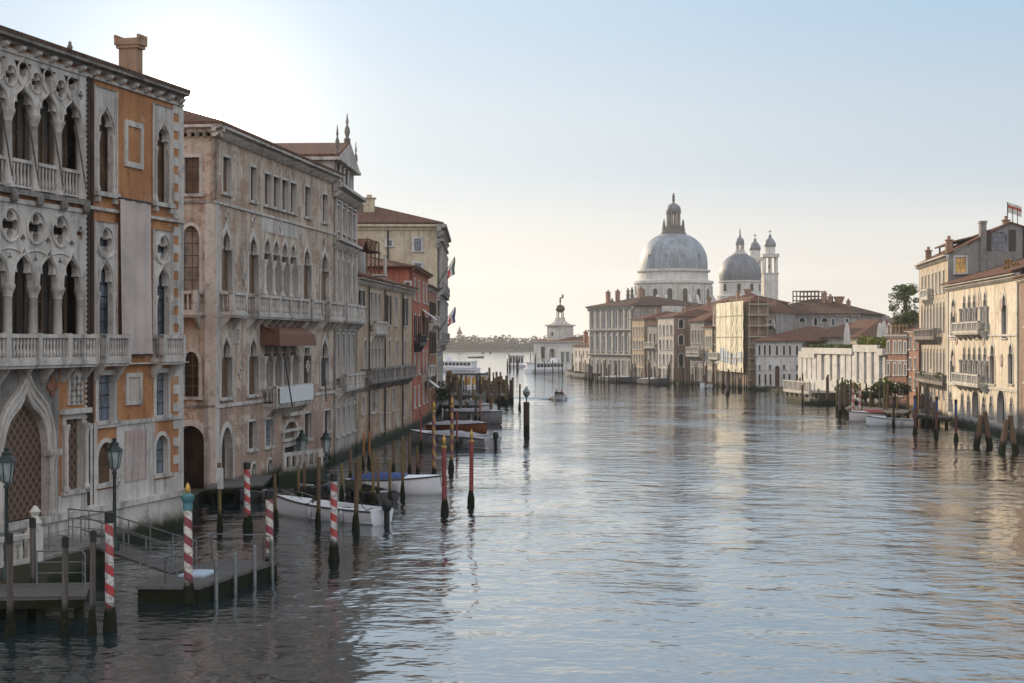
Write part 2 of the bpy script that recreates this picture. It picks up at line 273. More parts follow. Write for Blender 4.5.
# ------------------------------------------------------------------ mesh builder
class MB:
    def __init__(s, M4=None): s.v = []; s.f = []; s.m = M4 or Matrix.Identity(4)
    def add(s, vs, fs):
        k = len(s.v); s.v += [tuple(s.m @ Vector(p)) for p in vs]; s.f += [tuple(i + k for i in f) for f in fs]; return s
    def box(s, x0, x1, y0, y1, z0, z1):
        return s.add([(x0, y0, z0), (x1, y0, z0), (x1, y1, z0), (x0, y1, z0), (x0, y0, z1), (x1, y0, z1), (x1, y1, z1), (x0, y1, z1)],
                     [(0, 3, 2, 1), (4, 5, 6, 7), (0, 1, 5, 4), (1, 2, 6, 5), (2, 3, 7, 6), (3, 0, 4, 7)])
    def prism(s, pts, z0, z1):
        n = len(pts); return s.add([(x, y, z0) for x, y in pts] + [(x, y, z1) for x, y in pts],
            [tuple(range(n - 1, -1, -1)), tuple(range(n, 2 * n))] + [(i, (i + 1) % n, n + (i + 1) % n, n + i) for i in range(n)])
    def profile(s, pts, x0, x1):   # (y,z) outline swept along x
        n = len(pts); return s.add([(x0, y, z) for y, z in pts] + [(x1, y, z) for y, z in pts],
            [tuple(range(n)), tuple(range(2 * n - 1, n - 1, -1))] + [(i, n + i, n + (i + 1) % n, (i + 1) % n) for i in range(n)])
    def lathe(s, prof, c=(0, 0, 0), n=12, rot=0.0, sx=1.0, sy=1.0):
        vs, fs = [], []
        for r, z in prof:
            for i in range(n):
                a = rot + 2 * PI * i / n; vs.append((c[0] + r * sx * math.cos(a), c[1] + r * sy * math.sin(a), c[2] + z))
        for j in range(len(prof) - 1):
            for i in range(n):
                a, b = j * n + i, j * n + (i + 1) % n; fs.append((a, b, b + n, a + n))
        fs.append(tuple(range(n - 1, -1, -1))); fs.append(tuple(range((len(prof) - 1) * n, len(prof) * n)))
        return s.add(vs, fs)
    def tube(s, path, r, n=6, closed=False):
        path = [Vector(p) for p in path]; m = len(path); vs, fs = [], []
        for j, p in enumerate(path):
            if closed: d = path[(j + 1) % m] - path[j - 1]
            else: d = path[min(j + 1, m - 1)] - path[max(j - 1, 0)]
            d = d.normalized() if d.length > 1e-9 else Vector((0, 0, 1))
            a = d.cross(Vector((0, 1, 0))) if abs(d.y) < .9 else d.cross(Vector((1, 0, 0)))
            a.normalize(); b = d.cross(a); rr = r[j] if isinstance(r, (list, tuple)) else r
            for i in range(n):
                t = 2 * PI * i / n; vs.append(tuple(p + (a * math.cos(t) + b * math.sin(t)) * rr))
        for j in range(m if closed else m - 1):
            for i in range(n):
                a0, b0 = j * n + i, j * n + (i + 1) % n; a1, b1 = ((j + 1) % m) * n + i, ((j + 1) % m) * n + (i + 1) % n
                fs.append((a0, b0, b1, a1))
        if not closed: fs.append(tuple(range(n - 1, -1, -1))); fs.append(tuple(range((m - 1) * n, m * n)))
        return s.add(vs, fs)
    def plate(s, outer, holes, y0, y1, back=True):   # (x,z) outlines, standing plate between y0 (front) and y1
        loops = [outer] + list(holes)
        flat = [p for l in loops for p in l]; n = len(flat)
        tris = tessellate_polygon([[Vector((x, z, 0)) for x, z in l] for l in loops])
        fs = []
        for t in tris:
            a, b, c = (flat[i] for i in t)
            cr = (b[0] - a[0]) * (c[1] - a[1]) - (b[1] - a[1]) * (c[0] - a[0])
            if abs(cr) < 1e-10: continue
            t = t if cr > 0 else (t[0], t[2], t[1])
            fs.append(tuple(t))
            if back: fs.append((t[0] + n, t[2] + n, t[1] + n))
        k = 0
        for li, l in enumerate(loops):
            m = len(l); ar = sum(l[i][0] * l[(i + 1) % m][1] - l[(i + 1) % m][0] * l[i][1] for i in range(m))
            for i in range(m):
                a, b = k + i, k + (i + 1) % m
                q = (a, a + n, b + n, b)
                fs.append(q if (ar > 0) == (li == 0) else q[::-1])
            k += m
        return s.add([(x, y0, z) for x, z in flat] + [(x, y1, z) for x, z in flat], fs)
    def build(s, name, mat, parent=None, smooth=False, loc=None, rot=None):
        me = bpy.data.meshes.new(name); me.from_pydata(s.v, [], s.f); me.update()
        me.materials.append(M[mat] if isinstance(mat, str) else mat)
        uv = me.uv_layers.new(name="UVMap"); vs = me.vertices
        d = uv.data
        for p in me.polygons:
            n = p.normal; h = Vector((-n.y, n.x, 0))
            if h.length < 1e-3: h = Vector((1, 0, 0)); v = Vector((0, 1, 0))
            else: h.normalize(); v = n.cross(h)
            for li in p.loop_indices:
                co = vs[me.loops[li].vertex_index].co; d[li].uv = (co.dot(h), co.dot(v))
        if smooth:
            me.polygons.foreach_set("use_smooth", [True] * len(me.polygons))
            try: me.set_sharp_from_angle(angle=R(50))
            except Exception: pass
        o = bpy.data.objects.new(name, me); col.objects.link(o); o.parent = parent
        if loc: o.location = loc
        if rot is not None: o.rotation_euler = (0, 0, rot)
        return o
def tag(o, label=None, cat=None, group=None, kind=None):
    if label: o["label"] = label
    if cat: o["category"] = cat
    if group: o["group"] = group
    if kind: o["kind"] = kind
    return o
def empty(name, loc=(0, 0, 0), rz=0.0, label=None, cat=None, group=None):
    o = bpy.data.objects.new(name, None); col.objects.link(o); o.location = loc; o.rotation_euler = (0, 0, rz); o.empty_display_size = .5
    return tag(o, label, cat, group)
def copy_tree(o, parent=None):
    c = o.copy(); col.objects.link(c); c.parent = parent
    for ch in o.children: copy_tree(ch, c)
    return c
def wx(px, Y): return (px - CX) / F * Y
def wz(py, Y): return H + (HY - py) / F * Y
def wy(py): return F * H / (py - HY)     # distance of a point on the water

# ------------------------------------------------------------------ outlines
PR = dict(
    round=[(math.cos(a * PI / 16), math.sin(a * PI / 16)) for a in range(0, 9)],
    pointed=[(1, 0), (.97, .25), (.89, .48), (.75, .68), (.55, .84), (.3, .95), (.12, .985), (0, 1)],
    ogee=[(1, 0), (.97, .2), (.88, .4), (.72, .56), (.5, .67), (.3, .75), (.15, .84), (.06, .93), (0, 1)],
    trefoil=[(1, 0), (1.0, .16), (.92, .3), (.78, .36), (.58, .34), (.66, .46), (.66, .6), (.55, .71), (.36, .78), (.2, .83), (.08, .91), (0, 1)])
def head(w, ah, kind):        # right springing -> apex -> left springing (centred at 0)
    p = PR[kind]; h = w / 2
    r = [(x * h, z * ah) for x, z in p]
    return r + [(-x, z) for x, z in r[-2::-1]] if r[-1][0] == 0 else r + [(-x, z) for x, z in r[::-1][1:]]
def shape(w, h, kind, z0=0.0, xc=0.0, ar=None):
    hw = w / 2
    if kind == 'rect': return [(xc - hw, z0), (xc + hw, z0), (xc + hw, z0 + h), (xc - hw, z0 + h)]
    ah = ar * w if ar else {'round': .5, 'pointed': .75, 'ogee': .95, 'trefoil': 1.0}[kind] * w
    ah = min(ah, h * .7)
    return [(xc - hw, z0), (xc + hw, z0)] + [(xc + x, z0 + h - ah + z) for x, z in head(w, ah, kind)]
def circle(x, z, r, n=14, sx=1.0): return [(x + r * sx * math.cos(2 * PI * i / n), z + r * math.sin(2 * PI * i / n)) for i in range(n)]
def foil(x, z, r, lobes=4, n=40, ph=0.0, sx=1.0):
    out = []
    for i in range(n):
        a = 2 * PI * i / n; k = abs(math.cos(lobes / 2 * (a - ph))) ** .6
        out.append((x + sx * r * (.38 + .62 * k) * math.cos(a), z + r * (.38 + .62 * k) * math.sin(a)))
    return out

# ------------------------------------------------------------------ buildings
WC = {}
class Bld:
    """A building standing on a line A -> B, left to right as its front is seen; local x along the front, y into the building, z up."""
    def __init__(s, name, label, cat, A, B, depth, z1, wall, group=None, xy=False, z0=-1.5):
        a = Vector(A if xy else (wx(A[0], A[1]), A[1])); b = Vector(B if xy else (wx(B[0], B[1]), B[1]))
        s.a = a; d = b - a; s.L = d.length; s.d = d / s.L; s.rz = math.atan2(d.y, d.x)
        s.root = empty(name, (a.x, a.y, 0), s.rz, label, cat, group)
        s.D = depth; s.z1 = z1; s.z0 = z0; s.wall = wall
        s.fr = {'F': (Matrix.Identity(4), s.L), 'R': (Matrix.Translation((s.L, 0, 0)) @ Matrix.Rotation(R(90), 4, 'Z'), depth),
                'L': (Matrix.Translation((0, depth, 0)) @ Matrix.Rotation(R(-90), 4, 'Z'), depth)}
        s.holes = {'F': [], 'R': [], 'L': []}
    def basis(s, side):
        if side == 'F': return s.a, s.d
        n = Vector((-s.d.y, s.d.x))
        if side == 'R': return s.a + s.d * s.L, n
        return s.a + n * s.D, -n
    def u(s, px, side='F'):
        a, d = s.basis(side); k = (px - CX) / F; return (k * a.y - a.x) / (d.x - k * d.y)
    def z(s, px, py, side='F'):
        a, d = s.basis(side); return H + (HY - py) / F * (a.y + s.u(px, side) * d.y)
    def win(s, px0, px1, y0, y1, kind='rect', side='F', **k):
        pc = (px0 + px1) / 2
        return s.winm(s.u(px0, side), s.u(px1, side), s.z(pc, y1, side), s.z(pc, y0, side), kind, side, **k)
    def winm(s, x0, x1, z0, z1, kind='rect', side='F', sur='istrian', pane='pane', sw=.16, depth=.28, sill=True, shut=None, label=None, proud=.05, hole=True, name='window', hood=False):
        w = round(x1 - x0, 1); h = round(z1 - z0, 1); w = max(w, .4); h = max(h, .4); xc = (x0 + x1) / 2
        if hole:
            s.holes[side].append(shape(w, h, kind, z0, xc))
        key = (w, h, kind, sur, pane, sw, depth, sill, shut, proud, name, hood)
        if key not in WC:
            mb = MB(); inner = shape(w - .01, h - .005, kind, 0.006)
            ow = shape(w + 2 * sw, h + sw * (1.7 if kind in ('ogee', 'trefoil') else 1), kind)
            if kind == 'rect': ow = [(-w / 2 - sw, -.001), (w / 2 + sw, -.001), (w / 2 + sw, h + sw), (-w / 2 - sw, h + sw)]
            mb.plate(ow, [inner], -proud, depth - .04, back=False)
            if sill: mb.box(-w / 2 - sw - .08, w / 2 + sw + .08, -proud - .12, .05, -.16, .012)
            if hood: mb.box(-w / 2 - sw - .12, w / 2 + sw + .12, -proud - .16, .03, h + sw + .05, h + sw + .2)
            o = mb.build(name, sur, s.root)
            pm = MB(); pm.plate(shape(w - .004, h - .004, kind, 0.0), [], depth - .06, depth - .03, back=False)
            p = pm.build('pane', pane, o)
            if shut:
                for sg in (-1, 1):
                    sm = MB(); xa = sg * (w / 2 + .02); xb = sg * (w / 2 + w * .48); sm.box(min(xa, xb), max(xa, xb), -proud - .07, -proud - .02, .02, h)
                    for i in range(int(h / .12)): sm.box(min(xa, xb) + .05, max(xa, xb) - .05, -proud - .09, -proud - .06, .06 + i * .12, .12 + i * .12)
                    sm.build('shutter', shut, o)
            WC[key] = o; new = o
        else:
            new = copy_tree(WC[key], s.root)
        if pane in ('pane', 'pane_far', 'pane_brown') and rnd.random() < .42:
            for ch in new.children:
                if ch.name.startswith('pane'): ch.material_slots[0].link = 'OBJECT'; ch.material_slots[0].material = M[rnd.choice(['pane_blue', 'pane_brown', 'pane_far', 'pane', 'shutter', 'pane_dusk'])]
        m = s.fr[side][0]
        new.location = m @ Vector((xc, 0, z0)); new.rotation_euler = (0, 0, {'F': 0, 'R': R(90), 'L': R(-90)}[side])
        if label: new["label"] = label
        return new
    def walls(s, thick=.3, sides='FRL', name='wall', top=None):
        mb = MB()
        for sd in sides:
            m, L = s.fr[sd]; z1 = s.z1; t = MB(m)
            if top and sd in top: outer = top[sd]
            else: outer = [(0, s.z0), (L, s.z0), (L, z1), (0, z1)]
            t.plate(outer, s.holes[sd], 0, thick, back=False); k = len(mb.v); mb.v += t.v; mb.f += [tuple(i + k for i in f) for f in t.f]
        mb.box(.0, s.L, s.D - .3, s.D, s.z0, s.z1 - .002)
        s.wobj = mb.build(name, s.wall, s.root); return s.wobj
    def part(s, name, mat, mb, smooth=False, label=None, parent=None):
        o = mb.build(name, mat, parent or s.root, smooth)
        if label: o["label"] = label
        return o
    def mb(s, side='F'): return MB(s.fr[side][0])
    def roof(s, rise, over=.5, mat='tile', kind='hip', z=None, ridge=.5, x0=None, x1=None, name='roof', y0=None, y1=None):
        z = s.z1 if z is None else z; x0 = -over if x0 is None else x0; x1 = s.L + over if x1 is None else x1
        y0 = -over if y0 is None else y0; y1 = s.D + over if y1 is None else y1
        mb = MB(); t = .16; yr = y0 + (y1 - y0) * ridge; hh = min((y1 - y0) / 2, (x1 - x0) * .45) if kind == 'hip' else 0
        if kind == 'gablex': pass
        if kind in ('hip', 'gable'):
            e = [(x0, y0), (x1, y0), (x1, y1), (x0, y1)]
            mb.add([(x, y, z) for x, y in e] + [(x, y, z + t) for x, y in e] + [(x0 + hh, yr, z + t + rise), (x1 - hh, yr, z + t + rise)],
                   [(3, 2, 1, 0), (0, 1, 5, 4), (1, 2, 6, 5), (2, 3, 7, 6), (3, 0, 4, 7), (4, 5, 9, 8), (6, 7, 8, 9), (5, 6, 9), (7, 4, 8)])
        elif kind == 'lean':
            mb.add([(x0, y0, z), (x1, y0, z), (x1, y1, z + rise), (x0, y1, z + rise), (x0, y0, z + t), (x1, y0, z + t), (x1, y1, z + t + rise), (x0, y1, z + t + rise)],
                   [(0, 3, 2, 1), (4, 5, 6, 7), (0, 1, 5, 4), (1, 2, 6, 5), (2, 3, 7, 6), (3, 0, 4, 7)])
        elif kind == 'cross':       # gable whose ridge runs into the building
            xm = (x0 + x1) / 2
            mb.add([(x0, y0, z), (x1, y0, z), (xm, y0, z + rise), (x0, y1, z), (x1, y1, z), (xm, y1, z + rise), (x0, y0, z + t), (x1, y0, z + t), (xm, y0, z + rise + t), (x0, y1, z + t), (x1, y1, z + t), (xm, y1, z + rise + t)],
                   [(6, 8, 11, 9), (8, 7, 10, 11), (0, 3, 5, 2), (2, 5, 4, 1), (0, 2, 8, 6), (2, 1, 7, 8), (4, 5, 11, 10), (5, 3, 9, 11), (0, 6, 9, 3), (1, 4, 10, 7)])
        return s.part(name, mat, mb)
    def cornice(s, z, h=.35, proj=.4, mat='istrian', side='F', x0=None, x1=None, dent=0.0, name='cornice'):
        L = s.fr[side][1]; x0 = -proj if x0 is None else x0; x1 = L + proj if x1 is None else x1
        mb = s.mb(side); mb.profile([(.02, z), (-proj * .35, z), (-proj * .45, z + h * .45), (-proj, z + h * .6), (-proj, z + h), (.02, z + h)], x0, x1)
        if dent:
            n = int((x1 - x0) / dent); dw = dent * .4
            for i in range(n):
                xx = x0 + (i + .5) * (x1 - x0) / n; mb.profile([(.02, z - h * .7), (-proj * .3, z - h * .7), (-proj * .8, z - .01), (.02, z - .01)], xx - dw / 2, xx + dw / 2)
        return s.part(name, mat, mb)
    def balcony(s, x0, x1, z, h=1.0, proj=.8, mat='istrian', side='F', step=.24, far=False, label=None, nb=None):
        """slab top at z; railing h high"""
        mb = s.mb(side); mb.box(x0, x1, -proj, .04, z - .2, z)
        mb.box(x0 + .05, x1 - .05, -proj + .08, .03, z - .32, z - .2)
        n = nb or max(2, int((x1 - x0) / 1.5) + 1)
        for i in range(n):
            xx = x0 + .2 + (x1 - x0 - .4) * i / (n - 1); mb.profile([(.03, z - .95), (-.1, z - .95), (-proj * .5, z - .6), (-proj * .8, z - .3), (.03, z - .3)], xx - .1, xx + .1)
        o = s.part('balcony', mat, mb, label=label)
        rb = s.mb(side); y = -proj + .12
        rb.box(x0, x1, y - .12, y + .12, z + h - .16, z + h); rb.box(x0, x1, y - .09, y + .09, z + .001, z + .12)
        for xx in (x0 + .12, x1 - .12): rb.box(xx - .12, xx + .12, -proj, .03, z + h - .161, z + h - .001) if not far else None
        posts = [x0 + .13, x1 - .13] if x1 - x0 < 4.5 else [x0 + .13 + (x1 - x0 - .26) * i / round((x1 - x0) / 2.4) for i in range(round((x1 - x0) / 2.4) + 1)]
        for p in posts: rb.box(p - .13, p + .13, y - .13, y + .13, z + .001, z + h + .04)
        bp = [(.045, 0), (.075, .12), (.085, .25), (.05, .45), (.045, .6), (.07, .75), (.05, .9), (.06, 1)]
        hh = h - .28
        def bal(x, yy):
            if far: rb.box(x - .05, x + .05, yy - .05, yy + .05, z + .12, z + h - .16)
            else: rb.lathe([(r, q * hh) for r, q in bp], (x, yy, z + .12), 7)
        k = int((x1 - x0 - .4) / step)
        for i in range(k):
            x = x0 + .2 + (i + .5) * (x1 - x0 - .4) / k
            if min(abs(x - p) for p in posts) > .16: bal(x, y)
        for xx in (x0 + .12, x1 - .12):
            for j in range(max(1, int((proj - .3) / step))): bal(xx, -proj + .38 + j * step)
        s.part('balustrade', mat, rb, smooth=not far, parent=o); return o
def chimney(b, x, y, z0, z1, w=.6, style='bell', mat='chimney', d=None):
    mb = MB(); d = d or w; mb.box(x - w / 2, x + w / 2, y - d / 2, y + d / 2, z0, z1 - w * .9 if style == 'bell' else z1)
    o = b.part('chimney', mat, mb); t = MB()
    if style == 'bell': t.lathe([(w * .62, 0), (w * 1.15, w * 1.3), (w * 1.2, w * 1.45), (w * .9, w * 1.5)], (x, y, z1 - w * .9), 12)
    elif style == 'pot': t.box(x - w * .65, x + w * .65, y - d * .65, y + d * .65, z1, z1 + .12); t.lathe([(w * .3, .12), (w * .25, .5), (w * .32, .55)], (x, y, z1), 8)
    else:
        t.box(x - w * .62, x + w * .62, y - d * .62, y + d * .62, z1, z1 + .15)
        t.box(x - w * .7, x + w * .7, y - d * .7, y + d * .7, z1 + .15, z1 + .45)
        n = 6
        for i in range(n):
            for yy in (-1, 1): t.box(x - w * .7 + (i + .1) * w * 1.4 / n, x - w * .7 + (i + .75) * w * 1.4 / n, y + yy * d * .66 - .06, y + yy * d * .66 + .06, z1 + .45, z1 + .62)
    t.build('chimney_cap', mat, o); return o
def column(mb, x, y, z0, z1, r=.2, n=12):
    h = z1 - z0; mb.lathe([(r * 1.45, 0), (r * 1.45, .12), (r * 1.15, .2), (r, .28), (r * .9, h - .5), (r * 1.05, h - .47), (r * .95, h - .42), (r * 1.35, h - .2), (r * 1.6, h - .08), (r * 1.6, h)], (x, y, z0), n)
def ring(mb, x, z, r, t, y, n=24, sx=1.0): mb.tube([(x + sx * r * math.cos(2 * PI * i / n), y, z + r * math.sin(2 * PI * i / n)) for i in range(n)], t, 5, True)
def archline(mb, xc, zs, w, ah, kind, t, y): mb.tube([(xc + x, y, zs + z) for x, z in head(w, ah, kind)], t, 5)
def leaves(mb, blobs, n, size, rr=rnd):
    """many small leaf faces scattered through the volume of each blob (x,y,z,rx,ry,rz)"""
    for (bx, by, bz, rx, ry, rz) in blobs:
        for i in range(n):
            while True:
                p = Vector((rr.uniform(-1, 1), rr.uniform(-1, 1), rr.uniform(-1, 1)))
                if p.length <= 1: break
            p = p * (p.length ** -.35 if p.length > .01 else 1)
            c = Vector((bx + p.x * rx, by + p.y * ry, bz + p.z * rz)); sz = size * rr.uniform(.6, 1.4)
            a = Vector((rr.gauss(0, 1), rr.gauss(0, 1), rr.gauss(0, .7))).normalized() * sz; b = a.cross(Vector((rr.gauss(0, 1), rr.gauss(0, 1), rr.gauss(0, 1)))).normalized() * sz * .6
            mb.add([tuple(c - a), tuple(c + b), tuple(c + a), tuple(c - b)], [(0, 1, 2, 3)])
    return mb
# ------------------------------------------------------------------ water, banks, far shore
def water():
    t = NT("canal_water"); v = t.map((1, 1, 1))
    big = t.noise(t.map((.035, .06, .1)), 1.0, 3, .6); mid = t.noise(t.map((.40, .55, 1), rot=(0, 0, R(14))), 1.0, 3, .6); small = t.noise(t.map((1.9, 2.6, 1), rot=(0, 0, R(-18))), 1.0, 4, .65)
    patch = t.ramp(t.noise(t.map((.09, .05, .1)), 1.0, 4, .6), .38, .66)
    t.put(t.mix(patch, (.008, .016, .020), (.016, .030, .034)), t.b.inputs["Base Color"])
    t.put(t.math('ADD', .05, t.math('MULTIPLY', patch, .06)), t.b.inputs["Roughness"]); t.b.inputs["IOR"].default_value = 1.8; t.b.inputs["Specular IOR Level"].default_value = .7
    t.b.inputs['Coat Weight'].default_value = .7; t.b.inputs['Coat Roughness'].default_value = .07; t.b.inputs['Coat IOR'].default_value = 1.4
    h = t.math('ADD', t.math('MULTIPLY', mid, t.math('ADD', .35, t.math('MULTIPLY', patch, .75))), t.math('MULTIPLY', small, t.math('ADD', .01, t.math('MULTIPLY', patch, .13))))
    t.bump(h, .20, 1.0); t.l.new(t.b.inputs['Normal'].links[0].from_socket, t.b.inputs['Coat Normal']); return t.m
M['water'] = water()
mb = MB(); mb.add([(-8000, -400, 0), (8000, -400, 0), (8000, 12000, 0), (-8000, 12000, 0)], [(0, 1, 2, 3)])
tag(mb.build('water', 'water'), 'calm grey-blue canal water with long soft ripples', 'water', kind='structure')
A0 = (-31, 20); 
LB = [(-29.0, 20), (wx(182, 75) + .5, 75), (wx(215, 88.7) + .6, 88.7)]
mb = MB(); mb.prism([(-33, -20), (-22.3, 51), (-16.6, 73.5), (-17.6, 87), (-13.9, 113), (-13.3, 127), (-11.5, 158), (-10.8, 215), (-11, 262), (-120, 300), (-120, -20)], -1.5, .55)
tag(mb.build('ground', 'concrete'), 'stone edged ground under the palaces of the left bank', 'ground', kind='structure')
mb = MB(); mb.prism([(60, 60), (46.2, 143), (48.8, 176), (51.6, 200), (54, 232), (50, 262), (47, 284), (46, 300), (38, 323), (33, 340), (26, 362), (20.5, 400), (19, 480), (12, 500), (30, 620), (260, 640), (260, 60)], -1.5, .5)
tag(mb.build('ground', 'concrete'), 'stone edged ground under the palaces and church of the right bank', 'ground', kind='structure')
mb = MB(); mb.prism([(-500, 1490), (600, 1490), (700, 1800), (-600, 1800)], -1, 1.2)
tag(mb.build('terrain', 'concrete'), 'low strip of land across the lagoon', 'terrain', kind='structure')
r2 = random.Random(3); bl = []
x = -200
while x < 420:
    hh = r2.uniform(10, 14.5) + (2 if x > 60 else 0); ww = r2.uniform(5, 9); bl.append((x, 1505 + r2.uniform(0, 25), 1 + hh * .5, ww, 8, hh * .5 + 1)); bl.append((x + r2.uniform(-2, 2), 1503, 4, ww, 5, 4)); x += ww * .55
mb = leaves(MB(), bl, 190, 1.1, r2)
tag(mb.build('treeline', 'leaf_far'), 'hazy line of trees on the far shore across the lagoon', 'trees', kind='stuff')
b = Bld('far_tower', 'small pale church tower rising over the far tree line', 'tower', (457.5, 1560), (461.5, 1560), 4, 17, 'white')
b.walls(); b.part('roof', 'tile', MB().lathe([(3, 17), (2.6, 19), (1.2, 21), (.2, 25)], (b.L / 2, 2, 0), 8))

# ------------------------------------------------------------------ left bank: gothic palace
def gothic_palace():
    b = Bld('gothic_palace', 'ochre gothic palace with white stone tracery loggias at the near left', 'palace', (-167.647, 51), (182, 75), 16, 20.5, 'ochre')
    L = b.L; T0, T1 = 15.02, 20.35; Q0, Q1 = 8.25, 14.5; x0, x1 = 4.55, 15.75; lights = [5.55 + 1.82 * i for i in range(6)]; cols = [6.46 + 1.82 * i for i in range(5)]
    b.holes['F'] += [[(x0 + .15, Q0), (x1 - .15, Q0), (x1 - .15, Q1 - .1), (x0 + .15, Q1 - .1)], [(x0 + .15, T0), (x1 - .15, T0), (x1 - .15, T1 - .05), (x0 + .15, T1 - .05)]]
    # the two tracery screens
    for nm, z0, z1, zc, ap, qz, qr in (('tracery', Q0, Q1, 11.25, 12.75, 13.6, .57), ('tracery', T0, T1, 18.15, 19.15, 19.45, .37)):
        low = [(x0, zc)]
        for xl in lights:
            xl += .0; low += [(xl - .67, zc)] + [(xl + x, zc + z) for x, z in head(1.34, ap - zc, 'trefoil')][::-1][1:-1] + [(xl + .67, zc)]
        low += [(x1, zc), (x1, z1), (x0, z1)]
        holes = []
        for c in cols + [15.37]:
            q = foil(c, qz, qr, 4) if c < 15 else foil(c, qz, qr * .55, 4)
            holes.append(q)
        if ap < 13: 
            for xl in lights: holes.append([(xl - .22, 13.12), (xl, 12.93), (xl + .22, 13.12), (xl + .12, 13.2), (xl, 13.3), (xl - .12, 13.2)])
            for c in cols: holes.append(foil(c, 12.35, .16, 3, 12, R(90)))
        else:
            for xl in lights: holes.append([(xl - .62, 20.12), (xl - .45, 19.85), (xl - .25, 19.88), (xl - .22, 19.62), (xl, 19.42), (xl + .22, 19.62), (xl + .25, 19.88), (xl + .45, 19.85), (xl + .62, 20.12)])
        mb = MB(); mb.plate(low, holes, -.10, .16)
        for xl in lights: archline(mb, xl, zc, 1.5, ap - zc + .12, 'ogee', .055, -.12)
        for c in cols:
            if ap < 13:
                ring(mb, c, qz, .66, .06, -.12)
                mb.tube([(c + 1.78 * math.cos(a) if False else c + .91 * 2 * math.cos(a) * .5 * 2 * .98, -.115, zc + 1.42 * math.sin(a)) for a in [PI * i / 20 for i in range(21)]], .045, 4)
            else:
                ring(mb, c, qz, .42, .045, -.12, 16)
                mb.tube([(c - .9, -.12, 20.3), (c - .55, -.12, 19.95), (c - .42, -.12, 19.45), (c - .75, -.12, 19.15)], .045, 4); mb.tube([(c + .9, -.12, 20.3), (c + .55, -.12, 19.95), (c + .42, -.12, 19.45), (c + .75, -.12, 19.15)], .045, 4)
        mb.box(x0, x1, -.16, .0, z1 - .02, z1 + .16)
        b.part(nm, 'stone', mb)
        for c in cols + [x0 + .25, x1 - .25]:
            cb = MB(); column(cb, c, .03, z0 + .05, zc + .01, .2 if c in cols else .17, 12); b.part('column', 'stone', cb, True)
        # dark rooms behind, glazed doors with timber frames
        for xl in lights:
            g = MB(); g.box(xl - .89, xl + .89, .62, .68, z0, z1 - .06); p = b.part('pane', 'pane_brown' if ap > 13 else 'pane_far', g)
            g = MB()
            for dx in (-.62, 0, .62): g.box(xl + dx - .035, xl + dx + .035, .55, .61, z0, zc + .8)
            for zz in (z0 + 1.2, z0 + 2.4): g.box(xl - .6, xl + .6, .555, .605, zz, zz + .06)
            g.build('sash', 'wood_dark' if xl < 12 else 'wood', p)
        mb = MB(); mb.box(x0 - .12, x0 + .14, -.06, .3, z0, z1); mb.box(x1 - .14, x1 + .12, -.06, .3, z0, z1); mb.box(x0, x1, -.001, .7, z0 - .15, z0 + .02); b.part('loggia_frame', 'stone', mb)
    b.balcony(x0 - .1, x1 + .05, 8.27, 1.05, .75, 'stone', step=.235, nb=8)
    # inner balustrade of the upper loggia, between the columns
    mb = MB()
    for xl in lights:
        mb.box(xl - .7, xl + .7, -.1, .08, 16.12, 16.26); mb.box(xl - .7, xl + .7, -.08, .06, 15.12, 15.22)
        for i in range(5): mb.lathe([(.05, 0), (.075, .2), (.05, .45), (.045, .55), (.06, .9)], (xl - .5 + .25 * i, 0, 15.22), 7)
    b.part('balustrade', 'stone', mb, True)
    # upper sill with lion heads
    mb = MB(); mb.box(x0 - .1, x1 + .1, -.28, .02, 14.82, 15.03)
    for c in [4.6] + cols + [15.5]: mb.lathe([(.05, -.32), (.15, -.2), (.17, 0), (.12, .12), (.04, .2)], (c, -.3, 14.75), 8)
    b.part('sill', 'stone_dirty', mb)
    # awning poles leaning out of the loggia
    for xl in lights: b.part('awning_pole', 'wood_grey', MB().tube([(xl + .25, .0, 18.9), (xl + .05, -.75, 15.4)], .035, 5))
    # single windows right of the loggia
    for (c, w_) in ((17.5, 1.25), (22.75, 1.25)):
        for zb, zc, ap, zt in ((8.25, 11.15, 12.6, 14.25), (15.55, 18.1, 19.2, 20.1)):
            h = ap - zb; sh = [(c - w_ / 2, zb), (c + w_ / 2, zb)] + [(c + x, zc + z) for x, z in head(w_, ap - zc, 'trefoil')]
            ww = .93; hs = [sh]
            if zt < 15: hs.append(foil(c, 13.35, .58, 4))
            fm = MB(); fm.plate([(c - ww, zb - .02), (c + ww, zb - .02), (c + ww, zt), (c - ww, zt)], hs, -.07, .2)
            archline(fm, c, zc, w_ + .2, ap - zc + .25, 'ogee', .05, -.1)
            if zt < 15: ring(fm, c, 13.35, .68, .055, -.09); fm.tube([(c - .85, -.09, 13.0), (c - .45, -.09, 12.75), (c, -.09, 12.66), (c + .45, -.09, 12.75), (c + .85, -.09, 13.0)], .05, 4)
            fm.tube([(c - ww, -.08, zb), (c - ww, -.08, zt), (c + ww, -.08, zt), (c + ww, -.08, zb)], .06, 5)
            if zt > 15: fm.box(c - ww - .05, c + ww + .05, -.25, .02, zb - .2, zb); fm.box(c - ww + .1, c - ww + .3, -.2, .02, zb - .45, zb - .2); fm.box(c + ww - .3, c + ww - .1, -.2, .02, zb - .45, zb - .2)
            o = b.part('window', 'stone', fm); b.holes['F'].append([(c - ww + .1, zb), (c + ww - .1, zb), (c + ww - .1, zt - .1), (c - ww + .1, zt - .1)])
            for sg in (-1, 1):
                k = MB(); column(k, c + sg * (w_ / 2 + .08), -.06, zb, zc + .02, .1, 10); k.build('shaft', 'stone', o)
            g = MB(); g.box(c - ww + .1, c + ww - .1, .3, .36, zb, zt - .1); g.build('pane', 'pane_blue' if zt < 15 else 'pane_brown', o)
